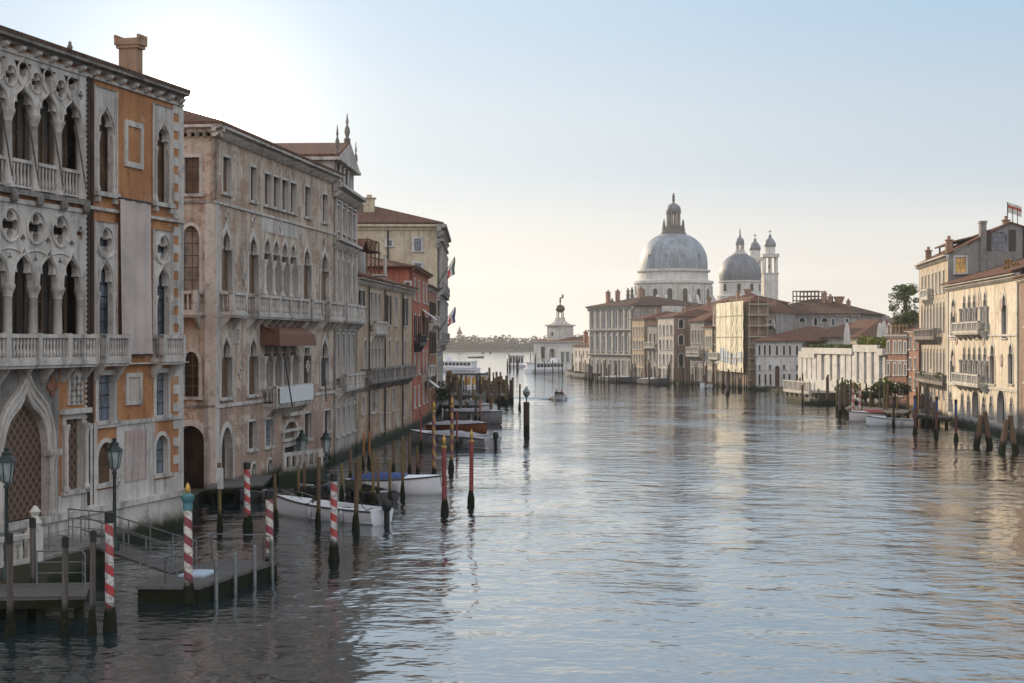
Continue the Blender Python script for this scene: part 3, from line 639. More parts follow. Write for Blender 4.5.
        b.balcony(c - 1.1, c + 1.1, 8.27, 1.05, .7, 'stone', step=.22, nb=2)
    # brown corner shafts, strings, cornice
    mb = MB()
    for xx in (16.05, 16.35): mb.lathe([(.09, 2), (.09, 20.4)], (xx, -.05, 0), 8)
    b.part('downpipe', 'wood_dark', mb)
    mb = MB()
    for i in range(int((20.3 - 2) / .22)): mb.box(15.8, 15.93, -.07, .02, 2 + i * .22, 2 + i * .22 + .12)
    b.part('rope_moulding', 'stone', mb)
    b.part('string_course', 'stone', MB().box(15.7, L + .1, -.14, .02, 14.72, 14.86).box(-.2, L + .12, -.32, .02, 8.0, 8.06))
    b.cornice(20.68, .3, .5, 'stone_dirty', dent=.0, x0=-.2, x1=L - .15)
    for i in range(22):
        xx = .4 + i * 1.14
        if i == 0: cb0 = b.part('corbel', 'stone', MB().profile([(.02, 20.4), (-.2, 20.44), (-.38, 20.56), (-.42, 20.68), (.02, 20.68)], -.13, .13)); cb0.location.x = xx
        else: k = copy_tree(cb0, b.root); k.location.x = xx
    b.part('string_course', 'stone', MB().box(-.2, L + .05, -.12, .02, 20.36, 20.5))
    # quoins on the far corner, alternating
    mb = MB(); z = 1.9; i = 0
    while z < 20.3:
        mb.box(L - (.95 if i % 2 else .42), L + .04, -.04, .5, z, z + .42); z += .42; i += 1
    mb.box(L - .28, L + .06, -.06, .45, 1.9, 20.3); b.part('quoins', 'stone', mb)
    # mezzanine and ground floor
    for (a, c) in ((16.95, 18.3), (22.2, 23.35)):
        b.winm(a, c, 5.55, 7.55, 'rect', sur='stone', pane='pane_blue', sw=.22)
        b.winm(a - .05, c + .0, 2.8, 4.55, 'round', sur='stone', pane='pane', sw=.2)
    lt = b.winm(14.3, 15.6, 2.75, 5.7, 'rect', sur='stone', pane='lattice', sw=.28)
    mb = MB(); column(mb, 14.15, -.12, 2.75, 5.55, .12, 10); column(mb, 15.75, -.12, 2.75, 5.55, .12, 10); mb.box(13.85, 16.05, -.25, .0, 5.98, 6.2); mb.build('window_colonnettes', 'stone', b.root)
    # plaques
    pl = MB(); pl.plate([(14.45, 6.35), (15.6, 6.35), (15.6, 7.45), (15.3, 7.8), (15.02, 7.95), (14.75, 7.8), (14.45, 7.45)], [], -.1, .02); o = b.part('relief_plaque', 'stone', pl)
    c = MB()
    for i in range(16): c.lathe([(.02, -.12), (.1, 0), (.04, .12)], (14.65 + (i % 3) * .36 + rnd.uniform(-.05, .05), -.12, 6.5 + (i // 3) * .24), 6)
    c.build('carving', 'stone_dirty', o)
    pl = MB(); pl.plate([(19.3, 6.15), (20.75, 6.15), (20.75, 7.6), (19.3, 7.6)], [[(19.5, 6.35), (20.55, 6.35), (20.55, 7.4), (19.5, 7.4)]], -.1, .0); o = b.part('relief_plaque', 'stone', pl)
    MB().box(19.5, 20.55, -.03, .0, 6.35, 7.4).build('carving', 'marble', o)
    pl = MB(); pl.plate([(19.2, 16.9), (20.9, 16.9), (20.9, 19.0), (19.2, 19.0)], [[(19.45, 17.15), (20.65, 17.15), (20.65, 18.75), (19.45, 18.75)]], -.09, .0); b.part('relief_plaque', 'stone', pl)
    MB().box(19.45, 20.65, -.03, .0, 17.15, 18.75).build('panel', 'ochre', pl and b.root.children[-1])
    mb = MB(); mb.box(18.5, 22.0, -.05, .02, 1.9, 5.35); mb.box(18.5, L, -.12, .02, 5.3, 5.48); mb.box(16.0, 16.7, -.12, .02, 1.9, 5.5); mb.box(13.7, 16.5, -.04, .02, 1.9, 2.6); mb.box(16.7, L, -.045, .02, 1.9, 2.55); mb.box(15.9, 18.6, -.13, .02, 5.25, 5.42)
    b.part('stone_cladding', 'stone', mb)
    b.part('marble_panel', 'marble', MB().box(19.2, 21.2, -.09, -.04, 2.7, 5.0))
    mb = MB(); mb.box(-.1, L + .12, -.22, .02, -1.5, 1.65); mb.box(-.1, L + .2, -.36, .02, 1.65, 1.9); b.part('plinth', 'stone', mb)
    b.holes['F'].append([(9.4, 1.91), (13.0, 1.91), (13.0, 4.4)] + [(11.2 + x, 4.4 + z) for x, z in head(3.6, 2.95, 'ogee')][1:-1] + [(9.4, 4.4)])
    mb = MB(); ow = [(9.1, 1.9), (13.3, 1.9), (13.3, 4.4)] + [(11.2 + x, 4.4 + z) for x, z in head(4.2, 3.6, 'ogee')][1:-1] + [(9.1, 4.4)]
    iw = [(9.6, 1.91), (12.8, 1.91), (12.8, 4.4)] + [(11.2 + x, 4.4 + z) for x, z in head(3.2, 2.6, 'ogee')][1:-1] + [(9.6, 4.4)]
    mb.plate(ow, [iw], -.16, .24, back=False)
    for wd, hd, yy in ((4.1, 3.5, -.18), (3.7, 3.05, -.15), (3.35, 2.75, -.12)): archline(mb, 11.2, 4.4, wd, hd, 'ogee', .08, yy)
    for xx in (9.25, 9.5, 12.9, 13.15): column(mb, xx, -.2, 1.9, 4.5, .13, 10)
    mb.box(8.9, 9.8, -.35, 0, 4.35, 4.6); mb.box(12.65, 13.5, -.35, 0, 4.35, 4.6); portal = b.part('portal', 'stone', mb)
    MB().box(9.6, 12.8, .2, .28, 1.6, 7.1).build('gate', 'lattice', portal)
    mb = MB(); mb.plate([(6.4, 1.9), (13.75, 1.9), (13.75, 8.0), (6.4, 8.0)], [ow], -.035, .0, back=False); b.part('stone_cladding', 'stone_dirty', mb)
    for xx in (8.6, 13.2): b.part('medallion', 'rust', MB().plate(foil(xx, 7.2, .42, 4), [], -.12, -.03))
    b.z1 = 20.9; b.walls(top=None)
    b.roof(1.6, .52, 'tile_dark', 'hip', z=20.985, x0=-2, x1=L - .12)
    chimney(b, 22.2, 1.3, 20.9, 22.75, .62, 'crown', d=.9)
    return b
fr = gothic_palace()

# ------------------------------------------------------------------ second gothic palace with baroque wing
def brick_palace():
    b = Bld('brick_gothic_palace', 'weathered pink gothic palace with a long row of pointed windows and white balconies', 'palace', (215, 88.7), (334.5, 115.5), 14, 20.8, 'barbaro')
    Z = b.z
    for p in ((222, 230.5), (249.5, 257), (304, 310), (321.5, 328)):
        b.win(p[0] - 1.2, p[1] + .6, b_y(b, p, 15.7), b_y(b, p, 11.95), 'trefoil', sur='stone', pane='pane_brown', sw=.3)
        b.win(p[0] - 1.2, p[1] + .6, b_y(b, p, 9.4), b_y(b, p, 5.75), 'trefoil', sur='stone', pane='pane', sw=.3)
    for x0 in (9.3, 11.25, 13.2, 15.15):
        b.winm(x0, x0 + 1.55, 12.0, 15.7, 'trefoil', sur='stone', pane='pane_brown', sw=.2, sill=False)
        b.winm(x0, x0 + 1.55, 6.0, 9.35, 'trefoil', sur='stone', pane='pane', sw=.2, sill=False)
        b.winm(x0 + .1, x0 + 1.5, 17.7, 19.7, 'rect', sur='stone', pane='pane_brown', sw=.15)
    for x0 in (9.15, 11.02, 12.98, 14.93, 16.85):
        for z0, z1 in ((12, 14.2), (6, 8.1)):
            mb = MB(); column(mb, x0, -.12, z0, z1, .15, 10); b.part('column', 'stone', mb, True)
    for p in ((222.5, 230), (250, 256), (304.5, 310), (322, 327)): b.win(p[0], p[1], b_y(b, p, 19.75), b_y(b, p, 17.7), 'rect', sur='stone', pane='pane_brown')
    # decorative panels
    for c, z0, z1, w_ in ((3.9, 8.9, 9.9, 1.1), (5.0, 13.6, 14.3, .5), (19.4, 8.6, 9.8, 1.0), (21.7, 13.1, 14.2, .6)):
        o = b.part('relief_plaque', 'stone', MB().plate([(c - w_ / 2, z0), (c + w_ / 2, z0), (c + w_ / 2, z1), (c - w_ / 2, z1)], [[(c - w_ / 2 + .15, z0 + .15), (c + w_ / 2 - .15, z0 + .15), (c + w_ / 2 - .15, z1 - .15), (c - w_ / 2 + .15, z1 - .15)]], -.06, 0))
    for c, z in ((4.5, 7.2), (19.5, 7.3), (5.4, 12.9), (18.0, 16.4), (2.1, 16.4), (7.2, 16.5), (24.2, 16.4), (13, 16.6)):
        o = b.part('medallion', 'stone', MB().plate(foil(c, z, .42, 4), [circle(c, z, .2, 10)], -.07, 0)); 
    mb = MB(); mb.plate([(8.9, 11.9), (17.1, 11.9), (17.1, 16.9), (8.9, 16.9)], [[(9.1, 12), (16.95, 12), (16.95, 16.0), (9.1, 16.0)]], -.03, 0, back=False)
    mb.plate([(8.9, 5.8), (17.1, 5.8), (17.1, 10.0), (8.9, 10.0)], [[(9.1, 6), (16.95, 6), (16.95, 9.6), (9.1, 9.6)]], -.03, 0, back=False); b.part('stone_surround', 'stone', mb)
    for a, c in ((.7, 3.4), (5.6, 17.3), (17.9, 20.9), (22.5, 27.0)): b.balcony(a, c, 10.75, 1.15, .85, 'stone', step=.26)
    b.balcony(9.0, 17.3, 5.1, 1.1, .95, 'stone', step=.26, label='lower balcony hung with pale cloth')
    b.part('cloth_screen', 'awning_white', MB().box(9.4, 17.2, -1.08, -1.03, 5.1, 6.15))
    # brown awning over the four-light window
    mb = MB(); mb.profile([(-.05, 10.1), (-1.2, 9.5), (-1.3, 8.75), (-1.22, 8.75), (-1.1, 9.4), (-.05, 9.95)], 8.6, 17.2); mb.box(8.6, 8.64, -1.25, -.05, 8.8, 9.9); b.part('awning', 'awning', mb)
    for x0, x1 in ((12.5, 9.2), (22.4, 17.5)): b.part('awning_pole', 'iron', MB().tube([(x0 + .4, -.3, 8.1), (x1, -1.9, 5.0)], .05, 5))
    # ground floor
    for p, y0, y1 in (((248, 256), 421, 449), ((265, 273), 419, 446), ((304, 311), 413, 439), ((324, 330), 411, 431)): b.win(p[0], p[1], y0, y1, 'rect', sur='stone', pane='pane', sw=.14)
    for p, y0, y1 in (((251, 256), 463, 478), ((267, 272), 460, 475), ((305, 310), 452, 466), ((324, 330), 448, 461)): b.win(p[0], p[1], y0, y1, 'round', sur='stone', pane='pane_far', sw=.16)
    b.win(221, 232, 428, 499, 'pointed', sur='stone', pane='wood_dark', sw=.35, depth=.5, sill=False, name='water_gate')
    b.win(284, 297, 421, 438, 'round', sur='stone', pane='pane_brown', sw=.3); b.win(284, 297, 446, 476, 'rect', sur='stone', pane='wood_dark', sw=.25, sill=False, name='door')
    mb = MB(); u0, u1 = b.u(282), b.u(300); mb.box(u0, u1, -.5, 0, 5.0 - .9, 4.35); mb.box(u0 - .3, u1 + .3, -.12, 0, 3.0, 3.2); b.part('door_hood', 'stone', mb)
    mb = MB(); mb.box(-.1, b.L + .1, -.08, .0, 11.0 - .6, 10.55); mb.box(-.06, b.L, -.1, .0, 5.2, 5.4); mb.box(-.05, .6, -.06, .6, .5, 17.0); mb.box(-.12, b.L, -.1, .02, 16.95, 17.1); b.part('string_course', 'stone', mb)
    b.cornice(21.0, .4, .6, 'stone', dent=.45, side='F'); b.cornice(21.0, .4, .6, 'stone', dent=.45, side='L')
    # side wall on the small canal: px 178-215
    b.win(184, 199.5, 158, 194, 'rect', 'L', sur='stone', pane='pane_brown', sw=.2); b.win(183, 199, 226, 292, 'pointed', 'L', sur='stone', pane='pane_brown', sw=.2); b.win(184, 198.5, 352, 397, 'pointed', 'L', sur='stone', pane='pane', sw=.2)
    L = b.D; ul, ur = b.u(182, 'L'), b.u(199, 'L')
    b.balcony(ul - .3, ur + .2, b.z(190, 312, 'L'), 1.2, .8, 'stone', 'L')
    b.win(176, 204, 425, 499, 'round', 'L', sur='stone', pane='pane_far', sw=.35, depth=.9, sill=False, name='archway')
    b.part('string_course', 'stone_dirty', b.mb('L').box(L - 8, L + .06, -.08, .0, 16.95, 17.1)); b.part('string_course', 'stone_dirty', b.mb('L').box(L - 8, L - .5, -.06, 0, 10.4, 10.55)); b.part('string_course', 'stone_dirty', b.mb('L').box(L - 8, L + .02, -.07, 0, 5.25, 5.4))
    b.wall = 'barbaro'; b.walls()
    # gabled attic block at the far end with its own roof, roofs behind
    b.roof(2.6, .6, 'tile', 'hip', z=21.4, y0=-.65)
    u0, u1 = b.u(291), b.L
    mb = MB(); mb.box(u0, u1 + .0, 3.0, 13, 21.0, 22.3); b.part('attic', 'baroque', mb); b.roof(1.6, .4, 'tile', 'hip', z=22.3, x0=u0 - .5, x1=u1, y0=2.6, y1=13.5)
    mb = MB(); mb.box(.5, 4.6, 3.5, 12, 21.0, 22.4); b.part('attic', 'barbaro_side', mb); b.roof(1.2, .4, 'tile_dark', 'hip', z=22.4, x0=.0, x1=5.2, y0=3, y1=12.5)
    return b
def b_y(b, p, z):
    pc = (p[0] + p[1]) / 2; Y = b.a.y + b.u(pc) * b.d.y; return HY - (z - H) * F / Y
ba = brick_palace()

def baroque_palace():
    b = Bld('baroque_palace', 'tall narrow grey-white baroque palace with a pedimented attic crowned by pinnacles', 'palace', (334.8, 115.6), (356, 127), 13, 20.6, 'baroque')
    L = b.L
    for i in range(4):
        c = 1.5 + i * (L - 3) / 3
        for z0, z1, k in ((12.0, 15.3, 'round'), (17.4, 19.3, 'rect'), (6.4, 9.6, 'rect'), (1.9, 3.9, 'rect')): b.winm(c - .55, c + .55, z0, z1, k, sur='stone', pane='pane', sw=.2, hood=(k == 'rect' and z0 > 5))
        b.winm(c - .5, c + .5, 4.3 - .1, 5.6, 'rect', sur='stone', pane='pane_far', sw=.12)
    for i in range(5):
        c = .4 + i * (L - .8) / 4; mb = MB(); mb.box(c - .22, c + .22, -.16, 0, 11.5, 16.2); b.part('pilaster', 'stone', mb)
        mb = MB(); mb.box(c - .22, c + .22, -.13, 0, 16.9, 19.9); b.part('pilaster', 'stone', mb)
    b.cornice(16.3, .5, .5, 'stone', dent=.5); b.cornice(20.2, .55, .8, 'stone', dent=.5)
    b.balcony(.2, L - .1, 10.75, 1.15, .9, 'stone', step=.26); b.balcony(.8, L - .8, 5.3 + .25, 1.0, .8, 'stone', step=.26)
    b.part('string_course', 'stone', MB().box(0, L, -.15, 0, 5.0, 5.2))
    b.walls(top=None)
    # attic storey with pediment
    mb = MB(); mb.box(.3, L - .6, .1, 11, 20.6, 22.6); b.part('attic', 'baroque', mb)
    for c in (2.6, 4.6, 6.8): b.winm(c - .4, c + .4, 21.15, 22.3, 'rect', sur='stone', pane='pane', sw=.15, hole=False, depth=.0, proud=.1)
    mb = MB(); mb.box(0, L - .2, -.45, 11.2, 22.6, 22.85); mb.plate([(.1, 22.85), (L - .4, 22.85), (L / 2, 24.5)], [], -.4, .5); b.part('pediment', 'stone', mb)
    b.roof(1.55, .3, 'tile', 'cross', z=22.87, x0=0, x1=L - .3, y0=-.3, y1=11)
    for xx, zz, s_ in ((.6, 22.9, .5), (L / 2, 24.5, .65), (L - .8, 22.9, .45)):
        b.part('pinnacle', 'stone_dirty', MB().lathe([(.4 * s_, 0), (.4 * s_, .4), (.18 * s_, .5), (.35 * s_, .9), (.3 * s_, 1.2), (.1 * s_, 1.5), (.2 * s_, 1.7), (.12 * s_, 1.95), (.04 * s_, 2.4)], (xx, -.1, zz), 8), True)
    return b
baroque_palace()

def generic(name, label, A, B, D, z1, wall, floors, ncol, cat='house', kinds=('rect',), sur='stone', pane='pane', shut=None, roof=('tile', 'hip', 1.8), cor=(.25, .3, .4), sides='FRL', ww=1.0, margin=.9, group=None, far=False, side_win=None, hood=False):
    """floors: list of (z0, z1, kind, n or None)"""
    b = Bld(name, label, cat, A, B, D, z1, wall, group)
    for z0, zt, k, n, w_ in floors:
        for i in range(n):
            c = margin + (b.L - 2 * margin) * ((i + .5) / n)
            if z0 < zt: b.winm(c - w_ / 2, c + w_ / 2, z0, zt, k, sur=sur, pane=pane, sw=.14, shut=shut, hood=hood)
    if side_win:
        for sd, z0, zt, k, n, w_, lo, hi in side_win:
            for i in range(n): c = lo + (hi - lo) * (i + .5) / n; b.winm(c - w_ / 2, c + w_ / 2, z0, zt, k, sd, sur=sur, pane=pane, sw=.14)
    b.walls()
    if cor: 
        for sd in 'FRL': b.cornice(z1 - cor[0], cor[0] + .02, cor[1], sur, dent=cor[2], side=sd, x0=(-cor[1] if sd != 'L' else 0), x1=b.fr[sd][1] + (cor[1] if sd != 'R' else 0)) if sd == 'F' else b.cornice(z1 - cor[0], cor[0] + .02, cor[1], sur, dent=0, side=sd, x0=0, x1=b.D)
    if roof: b.roof(roof[2], .5, roof[0], roof[1], z=z1 + .02)
    return b
# beige house with awnings
b = Bld('beige_palace', 'faded beige house with tall shutters, a long balcony and patched brick ground floor', 'house', (356.3, 127.3), (412, 158), 12, 14.3, 'beige')
L = b.L
for c in (2.2, 7.0, 9.0, 11.0, 16.0, 20.5, 26.0):
    b.winm(c - .6, c + .6, 10.6, 13.3, 'rect', sur='stone', pane='pane', sw=.16, shut='shutter' if c in (2.2, 16.0, 26.0) else None)
for c in (4.0, 7.3, 9.1, 10.9, 12.7, 16.5, 21.0, 26.0): b.winm(c - .6, c + .6, 6.0, 9.2, 'trefoil' if 7 < c < 13 else 'round', sur='stone', pane='pane', sw=.18, sill=False)
for c, z0, z1, w_ in ((3, 3.0, 4.4, 1.0), (8.5, 2.9, 5.0, 3.2), (14.5, 2.6, 4.6, 1.1), (19, 2.6, 4.6, 1.1), (25, 1.6, 4.2, 1.3), (12.5, 1.0, 2.5, .8), (17, 1.0, 2.3, .8), (22, .9, 2.4, .8)): b.winm(c - w_ / 2, c + w_ / 2, z0, z1, 'rect', sur='stone', pane='pane_far', sw=.14)
b.balcony(2.0, L - 3, 5.75, 1.0, .9, 'stone_dirty', step=.3); b.balcony(6.2, 12.2, 9.6 + .3, .9, .6, 'stone', step=.28)
b.cornice(14.0, .35, .5, 'stone', dent=.5)
for c in (5.4, 13.6, 24.0): b.part('downpipe', 'wood_dark', MB().lathe([(.07, .6), (.07, 14)], (c, -.12, 0), 6))
b.walls(); b.roof(2.2, .6, 'tile', 'hip', z=14.35)
# dormer and rear attic
mb = MB(); mb.box(7.0, 10.0, 1.0, 5, 14.3, 16.9); d = b.part('dormer', 'baroque', mb); b.winm(7.9, 9.1, 14.9, 16.4, 'rect', sur='stone', pane='pane', sw=.15, hole=False, depth=-.95, proud=-.9 + 1.85)
b.roof(1.0, .3, 'tile', 'cross', z=16.9, x0=6.7, x1=10.3, y0=.7, y1=6)
mb = MB(); mb.box(.3, 6.2, 2.4, 10, 14.3, 17.6); b.part('attic', 'tan', mb); b.roof(1.3, .3, 'tile', 'hip', z=17.6, x0=0, x1=6.6, y0=2, y1=10.4)
b.part('oval_sign', 'cream', MB().plate(circle(2.8, 16.2, .55, 20, 1.3), [], 2.28, 2.38))
# roof terrace of timber posts
mb = MB()
for x in (16, 18.2, 20.4, 22.6):
    for y in (2, 6): mb.box(x - .06, x + .06, y - .06, y + .06, 15, 18.6)
for y in (2, 6): mb.box(15.9, 22.7, y - .05, y + .05, 18.5, 18.62); mb.box(15.9, 22.7, y - .04, y + .04, 17.7, 17.78); [mb.tube([(x, y, 17.7), (x + 2.2, y, 18.5)], .035, 4) for x in (16, 18.2, 20.4)]; [mb.tube([(x + 2.2, y, 17.7), (x, y, 18.5)], .035, 4) for x in (16, 18.2, 20.4)]
mb.box(15.8, 22.8, 1.8, 6.2, 17.55, 17.68); b.part('roof_terrace', 'wood', mb); chimney(b, 13.5, 4, 15, 17.8, .7)
# red house
b = Bld('red_house', 'tall narrow orange-red house with white framed windows and small white awnings', 'house', (412.3, 158.5), (428, 179), 11, 16.6, 'red')
for c in (3, 8, 14, 18.5):
    for z0, z1 in ((13.4, 15.5), (9.4, 11.8), (5.6, 8.0), (2.2, 4.2)): b.winm(c - .55, c + .55, z0, z1, 'rect', sur='istrian', pane='pane_blue', sw=.18, shut='shutter' if z0 == 9.4 else None)
b.win(405.5, 410, 282, 297, 'rect', 'L', sur='istrian', pane='pane_blue')
b.balcony(11, 20, 5.4, 1.0, .9, 'stone', step=.3, far=True); b.balcony(1.8, 9.5, 8.9, .95, .7, 'iron', step=.3, far=True)
for x0, z0 in ((12, 12.6), (15.5, 5.0)): b.part('awning', 'awning_white', MB().profile([(-.02, z0), (-1.5, z0 - 1.1), (-1.5, z0 - 1.18), (-.02, z0 - .1)], x0, x0 + 3.0))
b.cornice(16.3, .3, .5, 'rust'); b.walls(); b.roof(1.4, .6, 'tile', 'hip', z=16.62); chimney(b, 5, 5, 17, 19.2, .8)
b = generic('brown_house', 'rust brown house with green shutters squeezed before the great grey palace', (428.3, 179.5), (436.5, 196), 11, 15.4, 'rust', [(11.5, 13.8, 'rect', 3, 1.1), (7.6, 10.2, 'round', 3, 1.1), (3.6, 5.8, 'rect', 3, 1.1)], 3, shut='shutter')
b.balcony(1.5, 12, 11.2, .9, .7, 'stone', step=.35, far=True)
# great renaissance palace
b = Bld('renaissance_palace', 'huge cream sided renaissance palace with hipped tile roof towering behind the red house', 'palace', (437.3, 215), (443, 246), 34, 25.3, 'greyblue')
L = b.L
for i in range(7):
    c = 2 + i * (L - 4) / 6
    for z0, z1, k in ((17.6, 21.4, 'round'), (10.6, 14.4, 'round'), (3, 6.6, 'rect')): b.winm(c - .8, c + .8, z0, z1, k, sur='istrian', pane='pane_far', sw=.3)
for i in range(8):
    c = .6 + i * (L - 1.2) / 7
    for z0, z1 in ((9.4, 15.0), (16.6, 22.2)): mb = MB(); mb.lathe([(.45, z0), (.36, z0 + .3), (.33, z1 - .5), (.5, z1)], (c, -.45, 0), 8); b.part('column', 'greyblue', mb, True)
for z, p in ((8.2, 1.0), (15.2, 1.0), (22.6, .9)): b.cornice(z, .7, p, 'greyblue', dent=.9)
b.balcony(.3, L - .3, 9.3, 1.0, 1.1, 'greyblue', step=.45, far=True); b.balcony(.3, L - .3, 16.3, 1.0, 1.1, 'greyblue', step=.45, far=True)
b.cornice(24.3, 1.0, 1.3, 'greyblue', dent=.8); b.cornice(24.5, .8, .8, 'cream', side='L', x1=b.D + .0)
mb = b.mb('L'); mb.box(0, b.D, -.06, -.02, -1, 24.55)
for (p0, p1, y0, y1) in ((414, 421.5, 239, 251), (414, 421.5, 263, 272), (387, 392, 240, 246)): b.win(p0, p1, y0, y1, 'rect', 'L', sur='istrian', pane='pane_blue', sw=.3, hole=False, depth=-.09, proud=.18)
b.part('side_facing', 'cream', mb); b.walls()
b.roof(5.6, .9, 'tile', 'hip', z=25.4, y1=36, ridge=.5, x1=40); b.part('downpipe', 'iron', b.mb('L').lathe([(.12, 2), (.12, 24.5)], (b.u(388, 'L'), -.2, 0), 6)); chimney(b, 6, b.D - b.u(366, 'L'), 26.5, 29.4, 1.5, 'pot', 'cream')
# terrace with planted hedge beside it
t = Bld('water_terrace', 'white balustraded terrace at the foot of the great palace', 'terrace', (436.8, 190), (442.5, 212), 3, 2.2, 'stone'); t.walls(); t.balcony(0, t.L, 2.25, 1.0, .6, 'stone', step=.35, far=True)
# ------------------------------------------------------------------ right bank, from the near end
b = Bld('cream_gothic_palace', 'sunlit cream palace with marble roundels, two stone balconies and arched water gates', 'palace', (948, 176), (1018, 143), 14, 15.3, 'cream2')
L = b.L
for y0, y1, xs in ((292, 338, ((951, 956), (977, 981.5), (1002, 1006.5))), (342, 384, ((950.5, 955), (990, 995), (1008.5, 1013)))):
    for p0, p1 in xs: b.win(p0, p1, y0 + (4 if p0 < 960 else 0), y1, 'trefoil', sur='stone_clean', pane='pane_far' if p0 < 960 else 'pane', sw=.3)
for z0, z1 in ((10.3, 14.2), (4.9, 8.7)):
    u0, u1 = b.u(962), b.u(988)
    for i in range(5):
        c = u0 + (u1 - u0) * (i + .5) / 5; b.winm(c - .75, c + .75, z0, z1, 'trefoil', sur='stone_clean', pane='pane' if i in (1, 2) else 'pane_far', sw=.22, depth=.5, sill=False)
    for i in range(6):
        c = u0 + (u1 - u0) * i / 5; mb = MB(); column(mb, c, -.15, z0, z1 - 1.6, .16, 8); b.part('column', 'stone_clean', mb, True)
    b.balcony(u0 - .6, u1 - .2, z0 - .2, 1.0, 1.0, 'stone_clean', step=.32, nb=6)
for p0, p1, y0, y1, k in ((949, 952.5, 389, 412, 'trefoil'), (961, 964, 391, 413, 'trefoil'), (967, 970, 392, 414, 'trefoil'), (972.5, 979, 388, 432, 'round'), (982, 986, 394, 416, 'trefoil'), (989.5, 993, 393, 416, 'trefoil'), (997.5, 1005, 390, 434, 'round'), (1010, 1013, 395, 420, 'trefoil')):
    b.win(p0, p1, y0, y1, k, sur='stone_clean', pane='pane_far', sw=.35 if k == 'round' else .2, sill=(k != 'round'), depth=.6, name='water_gate' if k == 'round' else 'window')
for x, z in ((3.4, 12.4), (3.4, 6.9), (16.0, 13.2), (26.5, 12.6), (20.5, 7.0), (26.6, 7.2), (18.5, 9.2), (5, 9.3)):
    b.part('marble_roundel', 'marble', MB().plate(circle(x, z, .62, 18), [], -.07, 0))
mb = MB(); mb.box(-.05, L + .1, -.14, .02, 9.55, 9.75); mb.box(-.05, L + .1, -.14, .02, 4.3, 4.55); mb.box(-.05, L + .1, -.2, .02, -1.5, 1.1); mb.box(-.1, .5, -.1, .3, 1.1, 15.1); mb.box(L - .5, L + .08, -.1, .3, 1.1, 15.1); b.part('string_course', 'stone_clean', mb)
b.cornice(15.0, .4, .6, 'stone_clean', dent=.5); b.walls(); b.roof(3.4, .8, 'tile', 'lean', z=15.42, y0=-.8, y1=10); 
mb = leaves(MB(), [(b.u(992), 1.6, 16.6, .45, .5, .7), (b.u(996), 2, 16.4, .4, .5, .45)], 130, .13); b.part('roof_bush', 'leaf_rust', mb)
b = generic('brick_house', 'brown brick house at the right edge beyond the cream palace', (1018.6, 142.5), (1060, 124), 12, 14.8, 'brownbrick', [(10.4, 13, 'round', 3, 1.2), (5.4, 8.2, 'round', 3, 1.2), (1.4, 3.6, 'rect', 3, 1.1)], 3, roof=('tile', 'hip', 2.0))
# tall house with grey gable
b = Bld('gabled_tall_house', 'tall tan canal house whose plain grey gable side carries a blue oval window', 'house', (919, 200), (948, 177), 22, 18.9, 'tan')
L = b.L
for y0, y1, n, k, w_ in ((273, 294, 7, 'rect', 1.0), (302, 333, 8, 'trefoil', 1.2), (347, 378, 8, 'trefoil', 1.1), (384, 396, 6, 'rect', 1.1)):
    for i in range(n):
        c = 1.6 + (L - 3.2) * (i + .5) / n; pc = 932; b.winm(c - w_ / 2, c + w_ / 2, b.z(933, y1), b.z(933, y0), k, sur='stone_clean', pane='pane' if i in (2, 3, 5) else 'pane_far', sw=.2, sill=k == 'rect')
b.balcony(1.5, L - 5, b.z(935, 337), 1.0, .9, 'stone_dirty', step=.34); b.balcony(.6, L - .3, b.z(935, 381), .9, .6, 'stone_dirty', step=.34); b.balcony(6, 12, b.z(933, 297), 1.0, .7, 'stone_clean', step=.34)
b.winm(9.5, 11.3, 1.0, 5.4, 'round', sur='stone_clean', pane='pane_far', sw=.3, sill=False, name='water_gate', depth=.5)
b.part('planter', 'leaf', leaves(MB(), [(L - 4, -.4, 5.1, 2.4, .3, .3)], 160, .16)); b.part('planter', 'leaf', leaves(MB(), [(6, -.4, 5.0, 1.2, .3, .3)], 160, .16))
b.cornice(18.6, .35, .6, 'stone_clean', dent=.5)
sd = 'R'; zz = lambda px, py: b.z(px, py, sd)
ux = lambda px: b.u(px, sd)
# gable outline on the camera side
gp = [(ux(948.2), 19.0), (ux(981), zz(981, 237.5)), (ux(1010), zz(1010, 223)), (ux(1038), zz(1038, 232)), (b.D, 18.9)]
b.holes['R'].append(circle((ux(993) + ux(1007)) / 2, zz(1000, 240.5), 1.15, 16, .72)); 
b.win(955.5, 966, 257, 273, 'rect', 'R', sur='istrian', pane='pane_gold', sw=.2, depth=.22)
xc, zc = (ux(993) + ux(1007)) / 2, zz(1000, 240.5)
m = b.mb('R'); m.plate(circle(xc, zc, 1.2, 16, .72), [circle(xc, zc, .98, 16, .72)], -.08, .2); o = b.part('oval_window', 'pane_blue', m); m = b.mb('R'); m.plate(circle(xc, zc, 1.1, 16, .72), [], .1, .14); m.build('pane', 'pane_blue', o)
for sg in (-1, 1): m = b.mb('R'); m.box(xc + sg * 1.35 - .38, xc + sg * 1.35 + .38, -.1, -.03, zc - 1.2, zc + 1.2); m.build('shutter', 'shutter', o)
b.part('chimney', 'grey', b.mb('R').box(ux(980), ux(986), -.35, .9, 17, zz(983, 222)).box(ux(979.4), ux(986.6), -.45, 1.0, zz(983, 223.5), zz(983, 221)))
b.part('balcony', 'stone_clean', b.mb('R').box(ux(954.5), ux(967), -.5, 0, zz(960, 274.5), zz(960, 273.5)))
for x, z1 in ((L - .5, 0), ): pass
wal = b.walls(top={'R': [(0, b.z0), (b.D, b.z0)] + gp[::-1]})
m = b.mb('R'); g2_ = [(0, 14.9), (b.D, 14.9)] + gp[::-1]
